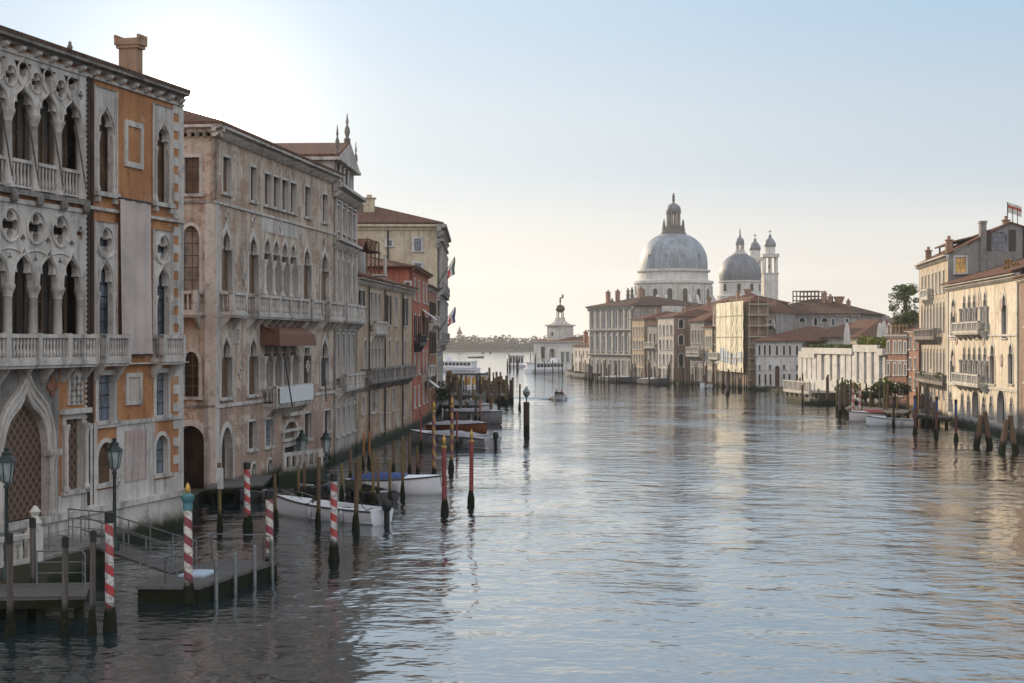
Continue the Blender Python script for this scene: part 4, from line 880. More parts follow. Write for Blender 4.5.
m.plate(g2_, [circle(xc, zc, 1.16, 16, .72), [(ux(955.6), zz(960, 272.9)), (ux(965.9), zz(960, 272.9)), (ux(965.9), zz(960, 257.1)), (ux(955.6), zz(960, 257.1))]], -.025, -.002, back=False); b.part('gable_facing', 'grey', m)
# roof following the gable
m = b.mb('R'); pts = [(gp[0][0] - .6, gp[0][1] - .25)] + gp[1:]
for (xa, za), (xb, zb) in zip(pts[:-1], pts[1:]):
    m.add([(xa, -.3, za), (xb, -.3, zb), (xb, L, zb), (xa, L, za), (xa, -.3, za + .16), (xb, -.3, zb + .16), (xb, L, zb + .16), (xa, L, za + .16)], [(0, 3, 2, 1), (4, 5, 6, 7), (0, 1, 5, 4), (1, 2, 6, 5), (2, 3, 7, 6), (3, 0, 4, 7)])
b.part('roof', 'tile', m)
m = MB(); 
for x in (4, 9, 14): m.box(x - .08, x + .08, 1.9, 2.1, 19.2, 21.0); m.box(x - .08, x + .08, 6.9, 7.1, 20, 22.3)
m.add([(3, 1.5, 20.8), (15, 1.5, 20.8), (15, 7.5, 22.2), (3, 7.5, 22.2), (3, 1.5, 21.0), (15, 1.5, 21.0), (15, 7.5, 22.4), (3, 7.5, 22.4)], [(0, 3, 2, 1), (4, 5, 6, 7), (0, 1, 5, 4), (1, 2, 6, 5), (2, 3, 7, 6), (3, 0, 4, 7)]); b.part('roof_terrace', 'wood', m)
for x, y, z1 in ((2.0, .9, 20.6), (L - 5, .9, 20.9), (L - 3, 7, 23.0)): chimney(b, x, y, 18.5, z1, .7, 'pot', 'chimney')
for dx in (1018, 1023): b.part('antenna', 'iron', b.mb('R').tube([(ux(dx), 3, 21), (ux(dx), 3, 24.5)], .05, 5))
b.part('drainpipe', 'iron', b.mb('R').tube([(ux(1024), -.15, 12), (ux(1024), -.15, zz(1024, 227))], .12, 6))
# red brick houses
b = Bld('red_brick_house', 'red brick house with white framed windows beside the flat white palace', 'house', (887, 208), (907.5, 203), 10, wz(335.5, 205), 'brick')
for y0, y1, pn in ((342, 353, 'white_blind'), (364, 375, 'pane')):
    for p in (888.6, 895, 900, 905.3): b.win(p - 1, p + 1, y0, y1, 'rect', sur='istrian', pane=pn, sw=.2)
for p in (889, 895.5, 901.5): b.win(p - 1, p + 1, 384, 396, 'rect', sur='stone_clean', pane='pane_far')
b.part('string_course', 'stone_clean', MB().box(0, b.L, -.1, .01, b.z(897, 361.5), b.z(897, 360)))
b.cornice(b.z1 - .3, .32, .3, 'stone_clean'); b.walls()
b.part('roof_balustrade', 'stone_dirty', MB().box(0, b.L, -.05, .25, b.z1, b.z1 + .2)); 
for i in range(6): b.part('pinnacle', 'chimney', MB().lathe([(.15, 0), (.12, .8), (.2, 1.0), (.05, 1.3)], (.3 + i * (b.L - .6) / 5, .1, b.z1 + .2), 6))
b = Bld('tall_brick_house', 'narrow taller red brick house with a tall red chimney, touching the tan house', 'house', (907.5, 203.5), (919, 198), 12, wz(331, 200), 'brick')
for y0, y1 in ((337, 349), (358, 369), (378, 390)):
    for p in (910.5, 915.5): b.win(p - .9, p + .9, y0, y1, 'rect', sur='stone_clean', pane='pane')
b.cornice(b.z1 - .3, .32, .35, 'stone_clean'); b.walls(); b.roof(1.5, .4, 'tile', 'hip')
chimney(b, b.u(913), 2.5, b.z1, wz(309.5, 203), 1.1, 'pot', 'brick')
# the flat-roofed white palace
b = Bld('unfinished_white_palace', 'low flat roofed white stone palace with deep pilasters and hedges on its roof', 'palace', (801, 249), (885.5, 209), 16, wz(350, 232) + .3, 'stone_clean')
L = b.L; Z1 = b.z1
for p in (806, 811, 816.5, 826.5, 832.5, 840.5, 855, 861, 866.8, 872.8, 878.8): b.win(p - .9, p + .9, 364, 380, 'rect', sur='stone_clean', pane='pane', sw=.2, depth=.35)
for u0, u1, dz, pr in ((b.u(801), b.u(817), -.6, .45), (b.u(855.5), b.u(880), .5, .45)):
    b.part('projecting_cornice', 'white', MB().box(u0, u1, -pr, 0, Z1 + dz - 1.0, Z1 + dz)); b.part('projecting_base', 'white', MB().box(u0, u1, -pr, 0, .4, 3.2))
    n = 4
    for i in range(n): c = u0 + .5 + (u1 - u0 - 1.0) * i / (n - 1); b.part('pilaster', 'white', MB().box(c - 1.0, c + 1.0, -pr + .12, 0, 3.2, Z1 + dz - 1.0))
for p in (821, 829.5, 836.5, 844.5, 850.5): c = b.u(p); b.part('pilaster', 'white', MB().box(c - 1.1, c + 1.1, -.3, 0, 3.2, Z1 - .9))
b.part('cornice', 'white', MB().box(b.u(817), b.u(855.5), -.6, 0, Z1 - .9, Z1)); b.part('base', 'white', MB().box(b.u(817), b.u(855.5), -.65, 0, .4, 3.2)); b.part('cornice', 'white', MB().box(b.u(880), L + .1, -.5, 0, Z1 - .9, Z1))
b.walls()
for (p0, p1, nm, mt) in ((856, 884, 'hedge', 'leaf_yellow'), (804, 846, 'hedge', 'leaf')):
    u0, u1 = b.u(p0), b.u(p1); m = MB(); k = int((u1 - u0) / 1.0); hh = .8 if p0 > 850 else .35
    leaves(m, [(u0 + (u1 - u0) * (i + .5) / k, .6 if p0 > 850 else 1.2, Z1 + .5 * hh + .5 * (p0 > 850), .8, .6, hh) for i in range(k)], 90, .2)
    h = m.build('hedge', mt); h.location = b.root.location; h.rotation_euler = b.root.rotation_euler; tag(h, 'bright yellow-green clipped hedge along the flat white roof' if p0 > 850 else 'low dark green planting on the far half of the flat white roof', 'hedge')
# water terrace in front of it
b = Bld('landing_terrace', 'weedy white stone landing terrace with balustrade in front of the flat white palace', 'terrace', (786.5, 236), (815, 222), 5, 1.7, 'algae')
b.walls(); b.part('paving', 'concrete', MB().box(.1, b.L - .1, .1, 4.6, 1.4, 1.72)); b.balcony(0, b.L * .9, 1.75, 1.5, .5, 'stone_clean', step=.5, far=True, nb=6)
b.part('water_steps', 'stone_dirty', MB().box(b.L * .92, b.L * 1.1, -2.0, 0, -.5, .5).box(b.L * .95, b.L * 1.1, -1.2, 0, .5, 1.0))
# white palace with terracotta roof (in shade)
b = Bld('white_arcaded_palace', 'bluish white palace with a dark round portal below a broad terracotta roof', 'palace', (755, 287), (803, 283), 20, wz(316.5, 285), 'white')
for p in (759.5, 764.8, 769.8, 777, 784, 790, 797): b.win(p - 1.1, p + 1.1, 345.5, 355, 'round', sur='istrian', pane='pane_far', sw=.18)
for p in (759.5, 770, 784, 797): b.win(p - 1, p + 1, 365, 369.5, 'rect', sur='istrian', pane='pane_far', sw=.15)
for p in (759.5, 765.5, 770.5, 784, 789.5, 797): b.win(p - 1, p + 1, 374, 385, 'rect', sur='istrian', pane='pane', sw=.15)
b.win(775, 779.5, 366, 387, 'round', sur='istrian', pane='pane', sw=.25, sill=False, name='portal')
b.part('string_course', 'istrian', MB().box(-.1, b.L, -.15, 0, b.z(778, 356), b.z(778, 357) + .35)); b.z1 = b.z(778, 341.5); b.walls()
b.cornice(b.z1 - .3, .32, .4, 'istrian'); b.roof(wz(327, 290) - b.z1 , .6, 'tile', 'hip', x1=b.L + 8.5, y1=16)
b.part('dormer', 'stone_clean', MB().box(b.u(813), b.u(819.5), 4.0, 8, b.z1, wz(333, 288))); 
b = generic('low_tiled_house', 'low house with terracotta roof behind the flat white palace', (802, 292), (858, 268), 16, wz(338, 280), 'tan', [(3, 5, 'rect', 5, 1.2)], 5, roof=('tile', 'hip', 3.2))
# the grey abbey block behind, with chimneys and a roof terrace
b = Bld('grey_abbey', 'long grey abbey block with small arched windows, flared chimneys and a fenced roof terrace', 'abbey', (752, 316), (858, 306), 26, wz(314.5, 311), 'greyblue')
for p in (777.5, 788.5, 815.5): b.win(p - 1.6, p + 1.6, 318, 325.5, 'round', sur='istrian', pane='pane', sw=.2)
for p in (802, 824.5): b.winm(b.u(p) - .6, b.u(p) + .6, b.z(p, 322), b.z(p, 318), 'round', sur='istrian', pane='pane', sw=.15)
for p in (833, 847): b.win(p - 1.5, p + 1.5, 319, 325.5, 'rect', sur='istrian', pane='pane', sw=.2)
b.cornice(b.z1 - .4, .42, .5, 'istrian', dent=.7); b.walls(); b.roof(wz(299.5, 320) - b.z1, .8, 'tile_dark', 'hip', y1=20)
for p, y1, st, w_ in ((825.5, 290.5, 'pot', .8), (831.5, 294, 'pot', .95), (840.5, 296.5, 'bell', 1.0), (850, 298.5, 'pot', .7)): chimney(b, b.u(p) - 2.2, 7, b.z1, wz(y1 + 3, 316), w_, st, 'chimney')
m = MB(); u0, u1 = b.u(795.5) - 3.0, b.u(822) - 3.0
for i in range(8): x = u0 + (u1 - u0) * i / 7; m.box(x - .09, x + .09, 8, 8.2, b.z1 + 1.5, wz(290.5, 318)); m.box(x - .09, x + .09, 13, 13.2, b.z1 + 1.5, wz(290.5, 318))
for z in (wz(291, 318), wz(300.5, 318), wz(296, 318)): m.box(u0, u1, 8.02, 8.18, z - .12, z + .1); m.box(u0, u1, 13.02, 13.18, z - .12, z + .1)
b.part('roof_terrace', 'wood', m)
# building between scaffold and abbey
b = generic('terraced_grey_house', 'grey house with roofed loggia terraces behind the scaffolding', (754, 296), (776, 294), 12, wz(313, 296), 'greyblue', [(wz(330, 304), wz(321, 304), 'rect', 2, 1.3), (wz(345, 304), wz(338, 304), 'rect', 2, 1.2)], 2, roof=('tile', 'hip', 2.4))
b.balcony(0, b.L, wz(325, 304), 1.0, 1.6, 'stone', step=.4, far=True)
# scaffolded house
b = Bld('scaffolded_house', 'house wrapped in sunlit cream scaffold sheeting with a blue-white band low down', 'house', (721, 315), (748, 293), 4, wz(305.5, 310) + .2, 'brownbrick')
L = b.L; Z1 = b.z1; b.walls()
for i in range(15):
    x0 = L * i / 15; m = MB(); n = 14; y = lambda j: -.75 - .10 * math.sin(j * 1.3 + i * 2.1) * (j % 14 > 0)
    zs = [3.2 + (Z1 + .3 - 3.2) * j / n for j in range(n + 1)]; wob = rnd.uniform(-.05, .05)
    m.profile([(-1.0 + .04 * math.sin(j * 1.7 + i) + wob, z) for j, z in enumerate(zs)] + [(-.97 + .04 * math.sin(j * 1.7 + i) + wob, z) for j, z in reversed(list(enumerate(zs)))], x0 + .03, x0 + L / 15 - .03)
    b.part('scaffold_sheet', 'sheeting', m)
for i in range(6):
    z0 = 4.6 + rnd.uniform(-.3, .6); b.part('lower_sheet', 'bluesheet', MB().box(L * i / 6 + .3, L * (i + 1) / 6 - rnd.uniform(.5, 1.6), -1.12, -1.09, z0, z0 + 2.4 + rnd.uniform(-.7, .3)))
m = MB()
for i in range(0, 16, 3): m.tube([(L * i / 15, -1.2, .4), (L * i / 15, -1.2, Z1 + 1.2)], .05, 5)
for j in range(0, 8, 2): m.tube([(0, -1.22, 1.8 + j * 2.05), (L, -1.22, 1.8 + j * 2.05)], .045, 4)
for i in range(10, 14, 2):
    for j in range(7): m.tube([(L * i / 15, -1.24, 1.8 + j * 2.05), (L * (i + 1) / 15, -1.24, 3.85 + j * 2.05)], .05, 4)
b.part('scaffold_poles', 'scaf', m)
m = b.mb('R')
for i in range(3): m.tube([(i * 1.8, -.9, .4), (i * 1.8, -.9, Z1 + 1)], .09, 5)
for j in range(8): m.tube([(-.3, -.92, 1.8 + j * 2.05), (3.9, -.92, 1.8 + j * 2.05)], .08, 4); m.box(-.2, 3.8, -1.1, -.2, 1.7 + j * 2.05, 1.8 + j * 2.05)
b.part('scaffold_poles', 'scaf', m); b.roof(1.2, .3, 'tile', 'hip')
# the old row
row = [
 ('ochre_narrow_house', 'narrow ochre house with two bands of small windows left of the scaffolding', 704.5, 712.5, 322, 317, 328, 'tan', 3, 'rect'),
 ('brick_canal_house', 'brown brick house with a white balcony touching the scaffolding', 712.5, 722.3, 318, 312, 303.5, 'brownbrick', 3, 'trefoil'),
 ('pale_loggia_house', 'pale grey house with columned loggias under a red roof', 690, 704.5, 328, 322, 321.5, 'greyblue', 4, 'rect'),
 ('stone_windowed_house', 'light stone house with rows of pale windows and a brick side wall', 657.5, 674, 342, 333, 317.5, 'stone', 4, 'round'),
 ('slim_grey_house', 'slim grey house with a white bay next to the light stone house', 647, 657.5, 352, 347, 325, 'greyblue', 2, 'round'),
 ('lit_ochre_house', 'ochre house with a row of upper windows coloured gold as if reflecting the sun beside the grey corner palace', 632, 644.5, 362, 354, 319.5, 'beige', 4, 'round'),
]
for nm, lab, p0, p1, Ya, Yb, yt, wm, n, k in row:
    z1 = wz(yt, (Ya + Yb) / 2); b = Bld(nm, lab, 'house', (p0, Ya), (p1, Yb), 14, z1, wm); L = b.L; fl = 4 if z1 > 14 else 3
    for f in range(fl):
        z0 = 1.0 + (z1 - 1.6) * f / fl; hh = (z1 - 1.6) / fl * .68
        for i in range(n):
            c = .5 + (L - 1.0) * (i + .5) / n; w_ = min(1.0, (L - 1) / n * .62)
            pn = 'pane_gold' if (nm.startswith('lit') and f == fl - 1) else ('white_blind' if nm.startswith('stone') and (i + f) % 2 else 'pane')  # gold panes stand in for sun reflected in the top row
            b.winm(c - w_ / 2, c + w_ / 2, z0, z0 + hh, 'rect' if f in (0,) else k, sur='stone_clean', pane=pn, sw=.15, depth=.3)
    if 'brick_canal' in nm: b.balcony(.2, L - .2, wz(358, 315), 1.1, 1.0, 'stone_clean', step=.4, far=True)
    if 'pale_loggia' in nm: b.balcony(.2, L - .2, wz(352, 325), 1.1, 1.2, 'stone', step=.4, far=True); b.balcony(.2, L - .2, wz(341, 325) - 3, 1.0, 1.2, 'stone', step=.4, far=True)
    if 'slim' in nm: b.balcony(.2, L - .2, wz(347, 350), 1.1, .9, 'stone_clean', step=.4, far=True)
    if 'stone_w' in nm:
        b.wall = 'stone'
        for z0, z1_ in ((12.0, 13.9), (8.4, 10.5), (3.6, 6.5)): b.winm(1.1, 2.2, z0, z1_, 'round', 'R', sur='istrian', pane='pane', sw=.2)
        b.winm(6, 7.1, 12, 13.9, 'round', 'R', sur='istrian', pane='pane', sw=.2)
    b.cornice(z1 - .3, .32, .35, 'stone_clean'); b.walls()
    if 'stone_w' in nm: b.part('side_facing', 'brownbrick', b.mb('R').plate([(0, 0), (14, 0), (14, z1 - .35), (0, z1 - .35)], b.holes['R'], -.03, -.002, back=False))
    b.roof({'pale_loggia_house': 3.2}.get(nm, 1.8), .5, 'tile', 'hip', z=z1 + .02)
    chimney(b, L * .7, 4, z1, z1 + 2.4, .55, 'pot')
# grey corner palace with broad dark roof
b = Bld('grey_corner_palace', 'large grey renaissance palace with pilasters and a broad hipped roof at the far bend', 'palace', (590, 392), (631.5, 372), 30, wz(306.5, 382), 'greyblue')
L = b.L; Z1 = b.z1
for z0, z1 in ((.8, 4.6), (6.8, 10.6), (12.4, 16.6)):
    for i in range(7):
        c = 1.2 + (L - 2.4) * i / 6; b.winm(c - .5, c + .5, z0, z1, 'round', sur='istrian', pane='pane_blue', sw=.25, depth=.4)
for z0, z1 in ((6.2, 11.4), (12.2, 17.4)):
    for i in range(8): c = .35 + (L - .7) * i / 7; b.part('pilaster', 'stone_clean', MB().box(c - .28, c + .28, -.3, 0, z0, z1))
for z in (5.6, 11.6): b.cornice(z, .5, .6, 'stone_clean')
b.part('wall_tower', 'greyblue', b.mb('R').box(.5, 2.0, -.3, 0, 9, 17)); b.cornice(Z1 - .6, .62, .8, 'stone_clean', dent=.8); b.walls(); b.roof(2.6, 1.0, 'tile_dark', 'hip', ridge=.5, y1=22)
for p, y in ((594, 4), (600, 5), (612, 8)): chimney(b, b.u(p), y, Z1, Z1 + 3.2 + y * .15, .9, 'pot', 'chimney')
b = generic('tiled_rear_house', 'house with a wide dark roof rising behind the lit ochre house', (633, 372), (660, 366), 20, wz(320, 368), 'grey', [(10, 12, 'rect', 3, 1)], 3, roof=('tile_dark', 'hip', 2.6))
b = generic('dormered_rear_house', 'rear house with a white dormer below the large dome', (655, 372), (686, 362), 16, wz(315, 366), 'brownbrick', [(13, 15, 'rect', 3, 1)], 3, roof=('tile_dark', 'hip', 2.4))
b.part('dormer', 'istrian', MB().box(3, 5.8, -.2, 4, b.z1 - .5, b.z1 + 2.2).box(8, 9, 0, 1, b.z1, b.z1 + 1.5))
b = generic('red_roofed_rear_house', 'rear house with a broad red roof between the domes', (684, 345), (728, 332), 16, wz(312, 338), 'brownbrick', [(12, 14, 'rect', 4, 1)], 4, roof=('tile', 'hip', 3.4)); chimney(b, 5, 3, b.z1, b.z1 + 3.0, .6)
b = generic('brown_loggia_house', 'brown house with a roof loggia just right of the scaffolded house top', (722, 330), (757, 326), 12, wz(306, 327), 'brownbrick', [(13, 14.6, 'rect', 5, 1.2)], 5, roof=('tile', 'hip', 2.8)); chimney(b, 5, 2, b.z1 - 2, b.z1 + 3.2, .8, 'bell')
b = generic('small_orange_house', 'small pale orange house between the customs building and the grey corner palace', (573.5, 430), (590, 412), 12, wz(346, 420), 'stone', [(5, 6.6, 'rect', 4, 1.1), (1.4, 3.4, 'rect', 4, 1.1)], 4, roof=('tile', 'hip', 1.5))
chimney(b, 2, 3, b.z1, wz(332, 425), 1.1, 'pot', 'brick'); chimney(b, 7, 3, b.z1, wz(337, 420), 1.1, 'pot', 'brick')
b = generic('brown_roofed_house', 'distant low house with a brown roof behind the parasols', (850, 300), (893, 286), 18, wz(333, 294), 'tan', [(6, 8, 'rect', 4, 1.2)], 4, roof=('tile_dark', 'hip', 3.9))
# customs house
b = Bld('customs_house', 'low pale customs building with dark arches and a stepped tower topped by a golden ball', 'customs house', (533.5, 478), (590, 452), 30, wz(341.5, 465), 'white')
L = b.L
for p, w_ in ((552, 5), (577, 5)): b.win(p - w_ / 2, p + w_ / 2, 348.5, 363, 'round', sur='stone_clean', pane='pane_far', sw=.5, depth=.9, sill=False, name='archway')
b.win(541, 545, 346.5, 358, 'rect', sur='stone_clean', pane='pane_far', sw=.3)
b.win(561, 564, 352, 362, 'rect', sur='stone_clean', pane='pane_blue', sw=.3); b.win(566, 569, 352, 362, 'rect', sur='stone_clean', pane='pane_blue', sw=.3)
b.cornice(b.z1 - .5, .52, .5, 'stone_clean'); b.walls(); b.roof(1.3, .5, 'tile', 'hip', y1=14)
c = b.u(549.5); q = 2.9
tw = MB(); tw.box(c - q, c + q, 1, 1 + 2 * q, b.z1 - .5, wz(326, 470)); o = b.part('tower', 'stone_clean', tw)
t = MB(); za = wz(326, 470); t.box(c - q - .5, c + q + .5, .5, 1.5 + 2 * q, za, za + .4); t.lathe([(q * 1.2, .4), (q * .75, 1.2), (q * .55, 1.6), (q * .5, 2.6)], (c, 1 + q, za), 8, rot=PI / 8); t.build('tower_top', 'stone', o)
t = MB(); [t.lathe([(.15, 0), (.15, 1.6)], (c + 1.0 * math.cos(a), 1 + q + math.sin(a), za + 2.6), 5) for a in [PI / 3 * i for i in range(6)]]; t.build('tower_top', 'stone_dirty', o)
t = MB(); t.lathe([(.3, 0), (1.0, .25), (1.4, .8), (1.45, 1.2), (1.3, 1.75), (.9, 2.2), (.2, 2.4), (.12, 2.9)], (c, 1 + q, za + 4.1), 14); t.build('golden_ball', 'bronze', o, True)
t = MB(); t.lathe([(.12, 0), (.3, .2), (.22, .9), (.3, 1.3), (.12, 1.5), (.17, 1.7), (.05, 1.9)], (c, 1 + q, za + 7.0), 7); t.tube([(c, 1 + q, za + 8.2), (c + 1.2, 1 + q, za + 9.0)], .12, 5); t.box(c + .9, c + 1.8, 1 + q - .05, 1 + q + .05, za + 8.4, za + 9.6); t.build('weathervane_figure', 'bronze', o)
t = MB(); t.box(c - .5, c + .5, .96, 1.0, wz(335.5, 470), wz(332, 470)); t.build('window', 'pane_far', o)

# ------------------------------------------------------------------ the domed church
def church():
    Y = 600.0; X = wx(673.5, Y); e = empty('domed_church', (X, Y, 0), 0, 'great white domed church with a big grey dome, smaller dome and two bell turrets', 'church')
    s = Y / F; zz = lambda y: wz(y, Y)
    P = lambda nm, mt, prof, n=48, c=(0, 0, 0), sm=True, rot=0: MB().lathe(prof, c, n, rot).build(nm, mt, e, sm)
    b0 = zz(306)
    P('body', 'white', [(19, 0), (19, b0 - 4), (17.5, b0 - 1.5), (16.6, b0)], 8, sm=False, rot=PI / 8)
    dr = P('drum', 'white', [(14.6, b0 - 4), (14.6, zz(285)), (15.4, zz(284)), (15.4, zz(281.5)), (13.4, zz(280.5)), (13.2, zz(273.5)), (14.2, zz(272)), (14.2, zz(270.5)), (13, zz(270))], 48)
    for i in range(16):
        a = 2 * PI * (i + .5) / 16 + .0; m = MB(Matrix.Rotation(a, 4, 'Z') @ Matrix.Translation((0, -14.62, 0)))
        m.plate(shape(2.6, 8.2, 'round', b0 - 1.5), [shape(1.9, 7.6, 'round', b0 - 1.2)], -.25, .3); w_ = m.build('window', 'istrian', dr)
        m = MB(Matrix.Rotation(a, 4, 'Z') @ Matrix.Translation((0, -14.62, 0))); m.plate(shape(1.95, 7.6, 'round', b0 - 1.2), [], -.12, -.02); m.build('drum_pane', 'pane', dr)
        a = 2 * PI * i / 16; m = MB(Matrix.Rotation(a, 4, 'Z') @ Matrix.Translation((0, -14.6, 0)))
        for dx in (-.7, .7): m.box(dx - .28, dx + .28, -.5, .1, b0 - 3, zz(286))
        m.build('pilaster', 'istrian', dr)
    # scroll buttresses
    for i in range(8):
        a = 2 * PI * i / 8 + PI / 8
        for off in (-1.7, 1.7):
            m = MB(Matrix.Rotation(a, 4, 'Z') @ Matrix.Translation((off, 0, 0)))
            r0 = 15.2; zb = b0 - 6
            pts = [(-r0, zb)] + [(-(r0 + 5.2) - 2.2 * math.cos(t), zb + 2.2 + 2.2 * math.sin(t)) for t in [(-90 + 30 * k) * PI / 180 for k in range(7)]] + [(-(r0 + 3), zb + 5.2), (-(r0 + 1.2), zb + 8), (-r0, zb + 10)]
            k = len(m.v); m.add([(-.6, y, z) for y, z in pts] + [(.6, y, z) for y, z in pts], [tuple(range(len(pts))), tuple(range(2 * len(pts) - 1, len(pts) - 1, -1))] + [(j, len(pts) + j, len(pts) + (j + 1) % len(pts), (j + 1) % len(pts)) for j in range(len(pts))])
            m.build('scroll_buttress', 'istrian', e)
    zd = zz(270); ht = zz(234) - zd
    prof = [(13.25 * math.cos(t), zd + ht * 1.0 * math.sin(t) / math.sin(R(74))) for t in [R(74) * k / 14 for k in range(15)]]
    prof = [(13.05, zd), (13.15, zd + 1.2), (13.1, zd + 2.6)] + [(13.1 * math.cos(R(72) * k / 14) ** .92, zd + 2.6 + (ht - 2.6) * math.sin(R(72) * k / 14) / math.sin(R(72))) for k in range(1, 15)]
    dm = P('main_dome', 'lead', prof, 64)
    for a in (-.32, .18, .75, -.9): m = MB(Matrix.Rotation(a, 4, 'Z')); m.box(-.45, .45, -12.95, -12.2, zd + 4.0, zd + 5.6); m.build('dormer', 'lead_dark', dm)
    m = MB(Matrix.Rotation(.12, 4, 'Z')); m.box(-2, 2, -10.6, -10.0, zd + 9, zd + 9.25); m.build('hatch', 'lead_dark', dm)
    z0 = zz(234); lt = P('lantern', 'statue', [(4.9, z0 - .8), (4.9, z0 + .5), (4.5, z0 + .7), (4.5, z0 + 1.6), (3.3, z0 + 1.7), (3.2, z0 + 3.1)], 16, sm=False)
    for i in range(8):
        a = 2 * PI * (i + .5) / 8; MB().lathe([(.62, 0), (.55, 4.6), (.75, 4.8), (.75, 5.4)], (2.2 * math.cos(a), 2.2 * math.sin(a), z0 + 3.0), 6).build('lantern_pier', 'stone_dirty', lt)
        MB().lathe([(.55, 0), (.55, 1.6), (.35, 1.8), (.45, 2.4), (.12, 4.6), (.02, 5)], (4.0 * math.cos(a), 4.0 * math.sin(a), z0 + .8), 6).build('obelisk', 'statue', lt)
    zc = z0 + 8.4; P2 = MB().lathe([(3.1, 0), (3.1, .3), (2.7, .4), (2.9, .9), (2.75, 1.7), (2.2, 2.6), (1.3, 3.2), (.6, 3.5), (.3, 3.7), (.4, 3.8), (.25, 3.9)], (0, 0, zc), 20).build('lantern_dome', 'lead_dark', lt, True)
    MB().lathe([(.35, 0), (.6, .6), (.5, 1.6), (.65, 2.3), (.3, 2.9), (.36, 3.3), (.1, 3.7)], (0, 0, zc + 3.8), 8).build('statue', 'statue', lt, True)
    # second dome
    x2 = wx(740, 628) - X; y2 = 28; zq = lambda y: wz(y, 628)
    b2 = P('side_body', 'white', [(9.5, 0), (9.5, zq(296)), (8.6, zq(295))], 24, c=(x2, y2, 0)); d2 = P('small_drum', 'white', [(8.3, zq(300)), (8.3, zq(283)), (8.8, zq(282.5)), (8.8, zq(281)), (8, zq(280.8))], 32, c=(x2, y2, 0))
    for a in (-.95, -.2, .45, 1.1): m = MB(Matrix.Translation((x2, y2, 0)) @ Matrix.Rotation(a, 4, 'Z')); m.box(-.7, .7, -8.45, -8.2, zq(291.5), zq(284.5)); m.build('window', 'pane_far', d2)
    zd = zq(281); ht = zq(254) - zd; pr = [(8.2, 0), (8.5, .12), (8.62, .25), (8.45, .4), (7.9, .55), (6.9, .7), (5.5, .84), (4.0, .93), (2.6, 1.0)]
    MB().lathe([(r, z * ht) for r, z in pr], (0, 0, 0), 48).build('small_dome', 'lead_dark', e, True, (x2, y2, zd))
    z0 = zq(254.5); l2 = MB().lathe([(3.0, 0), (3.0, .4), (2.2, .6), (2.0, 1.6), (1.6, 1.8)], (x2, y2, z0), 12).build('small_lantern', 'stone', e)
    for i in range(6): a = 2 * PI * i / 6; MB().lathe([(.35, 0), (.35, 2.4)], (x2 + 1.35 * math.cos(a), y2 + 1.35 * math.sin(a), z0 + 1.7), 5).build('lantern_pier', 'stone', l2)
    MB().lathe([(1.9, 0), (1.9, .3), (1.6, .5), (1.75, 1.1), (1.5, 2.0), (.8, 2.7), (.35, 3.1), (.5, 3.5), (.3, 4), (.3, 5.5), (.05, 6.6)], (x2, y2, z0 + 4.1), 12).build('lantern_dome', 'lead_dark', l2, True)
    # bell turrets
    for px, yt, Yt, w_ in ((770, 237, 632, 5.7), (755, 240.5, 650, 4.6)):
        xt = wx(px, Yt) - X; yy = Yt - Y; k = Yt / F; z = lambda y: wz(y, Yt); dy = yt - 237
        tb = MB().box(xt - w_ / 2, xt + w_ / 2, yy - w_ / 2, yy + w_ / 2, 0, z(273 + dy)).build('bell_turret', 'white', e)
        MB().box(xt - w_ / 2 - .35, xt + w_ / 2 + .35, yy - w_ / 2 - .35, yy + w_ / 2 + .35, z(274 + dy), z(273 + dy)).build('turret_cornice', 'istrian', tb)
        for dx in (-1, 0, 1):
            for dy_ in (-1, 0, 1):
                if dx or dy_: MB().box(xt + dx * w_ * .42 - .35, xt + dx * w_ * .42 + .35, yy + dy_ * w_ * .42 - .35, yy + dy_ * w_ * .42 + .35, z(273 + dy), z(257 + dy)).build('belfry_pier', 'white', tb)
        MB().lathe([(.0, 0), (.9, 0), (.75, .6), (.5, 1.4), (.2, 1.7)], (xt, yy, z(268 + dy)), 10).build('bell', 'bronze', tb)
        MB().box(xt - w_ * .58, xt + w_ * .58, yy - w_ * .58, yy + w_ * .58, z(257.5 + dy), z(254 + dy)).build('turret_cornice', 'istrian', tb)
        MB().lathe([(2.1, 0), (2.1, z(247 + dy) - z(254 + dy)), (2.4, z(247 + dy) - z(254 + dy) + .2)], (xt, yy, z(254 + dy)), 12).build('turret_drum', 'white', tb)
        MB().lathe([(2.2, 0), (2.45, .7), (2.4, 1.4), (1.9, 2.5), (1.1, 3.4), (.5, 3.9), (.7, 4.4), (.5, 4.9), (.1, 5.2)], (xt, yy, z(247 + dy)), 14).build('turret_cap', 'lead_dark', tb, True)
        MB().box(xt - .1, xt + .1, yy - .1, yy + .1, z(247 + dy) + 5, z(247 + dy) + 7.2).box(xt - .6, xt + .6, yy - .08, yy + .08, z(247 + dy) + 6.2, z(247 + dy) + 6.45).build('cross', 'iron', tb)
        MB().lathe([(.55, 0), (.55, .15)], (0, 0, 0), 14).build('clock_face', 'pane_far', tb) if False else None
church()
for px, py, Yt, h in ((628, 288, 560, 3.6), (632, 287, 562, 4.0), (612, 298, 560, 3.2)):
    m = MB(); zt = wz(py, Yt); m.lathe([(.5, 0), (.7, h * .2), (.5, h * .5), (.7, h * .7), (.3, h * .82), (.38, h * .9), (.1, h)], (0, 0, 0), 8); m.lathe([(1.6, -zt + h), (1.4, -.6), (.8, -.5), (.7, 0)], (0, 0, 0), 8) 
    o = m.build('statue', 'statue', None, True, (wx(px, Yt), Yt, zt - h)); tag(o, {628: 'left one of the paired statues on tall plinths beside the main dome', 632: 'right one of the paired statues on tall plinths beside the main dome', 612: 'lone small statue above the grey corner palace roof'}[px], 'statue')
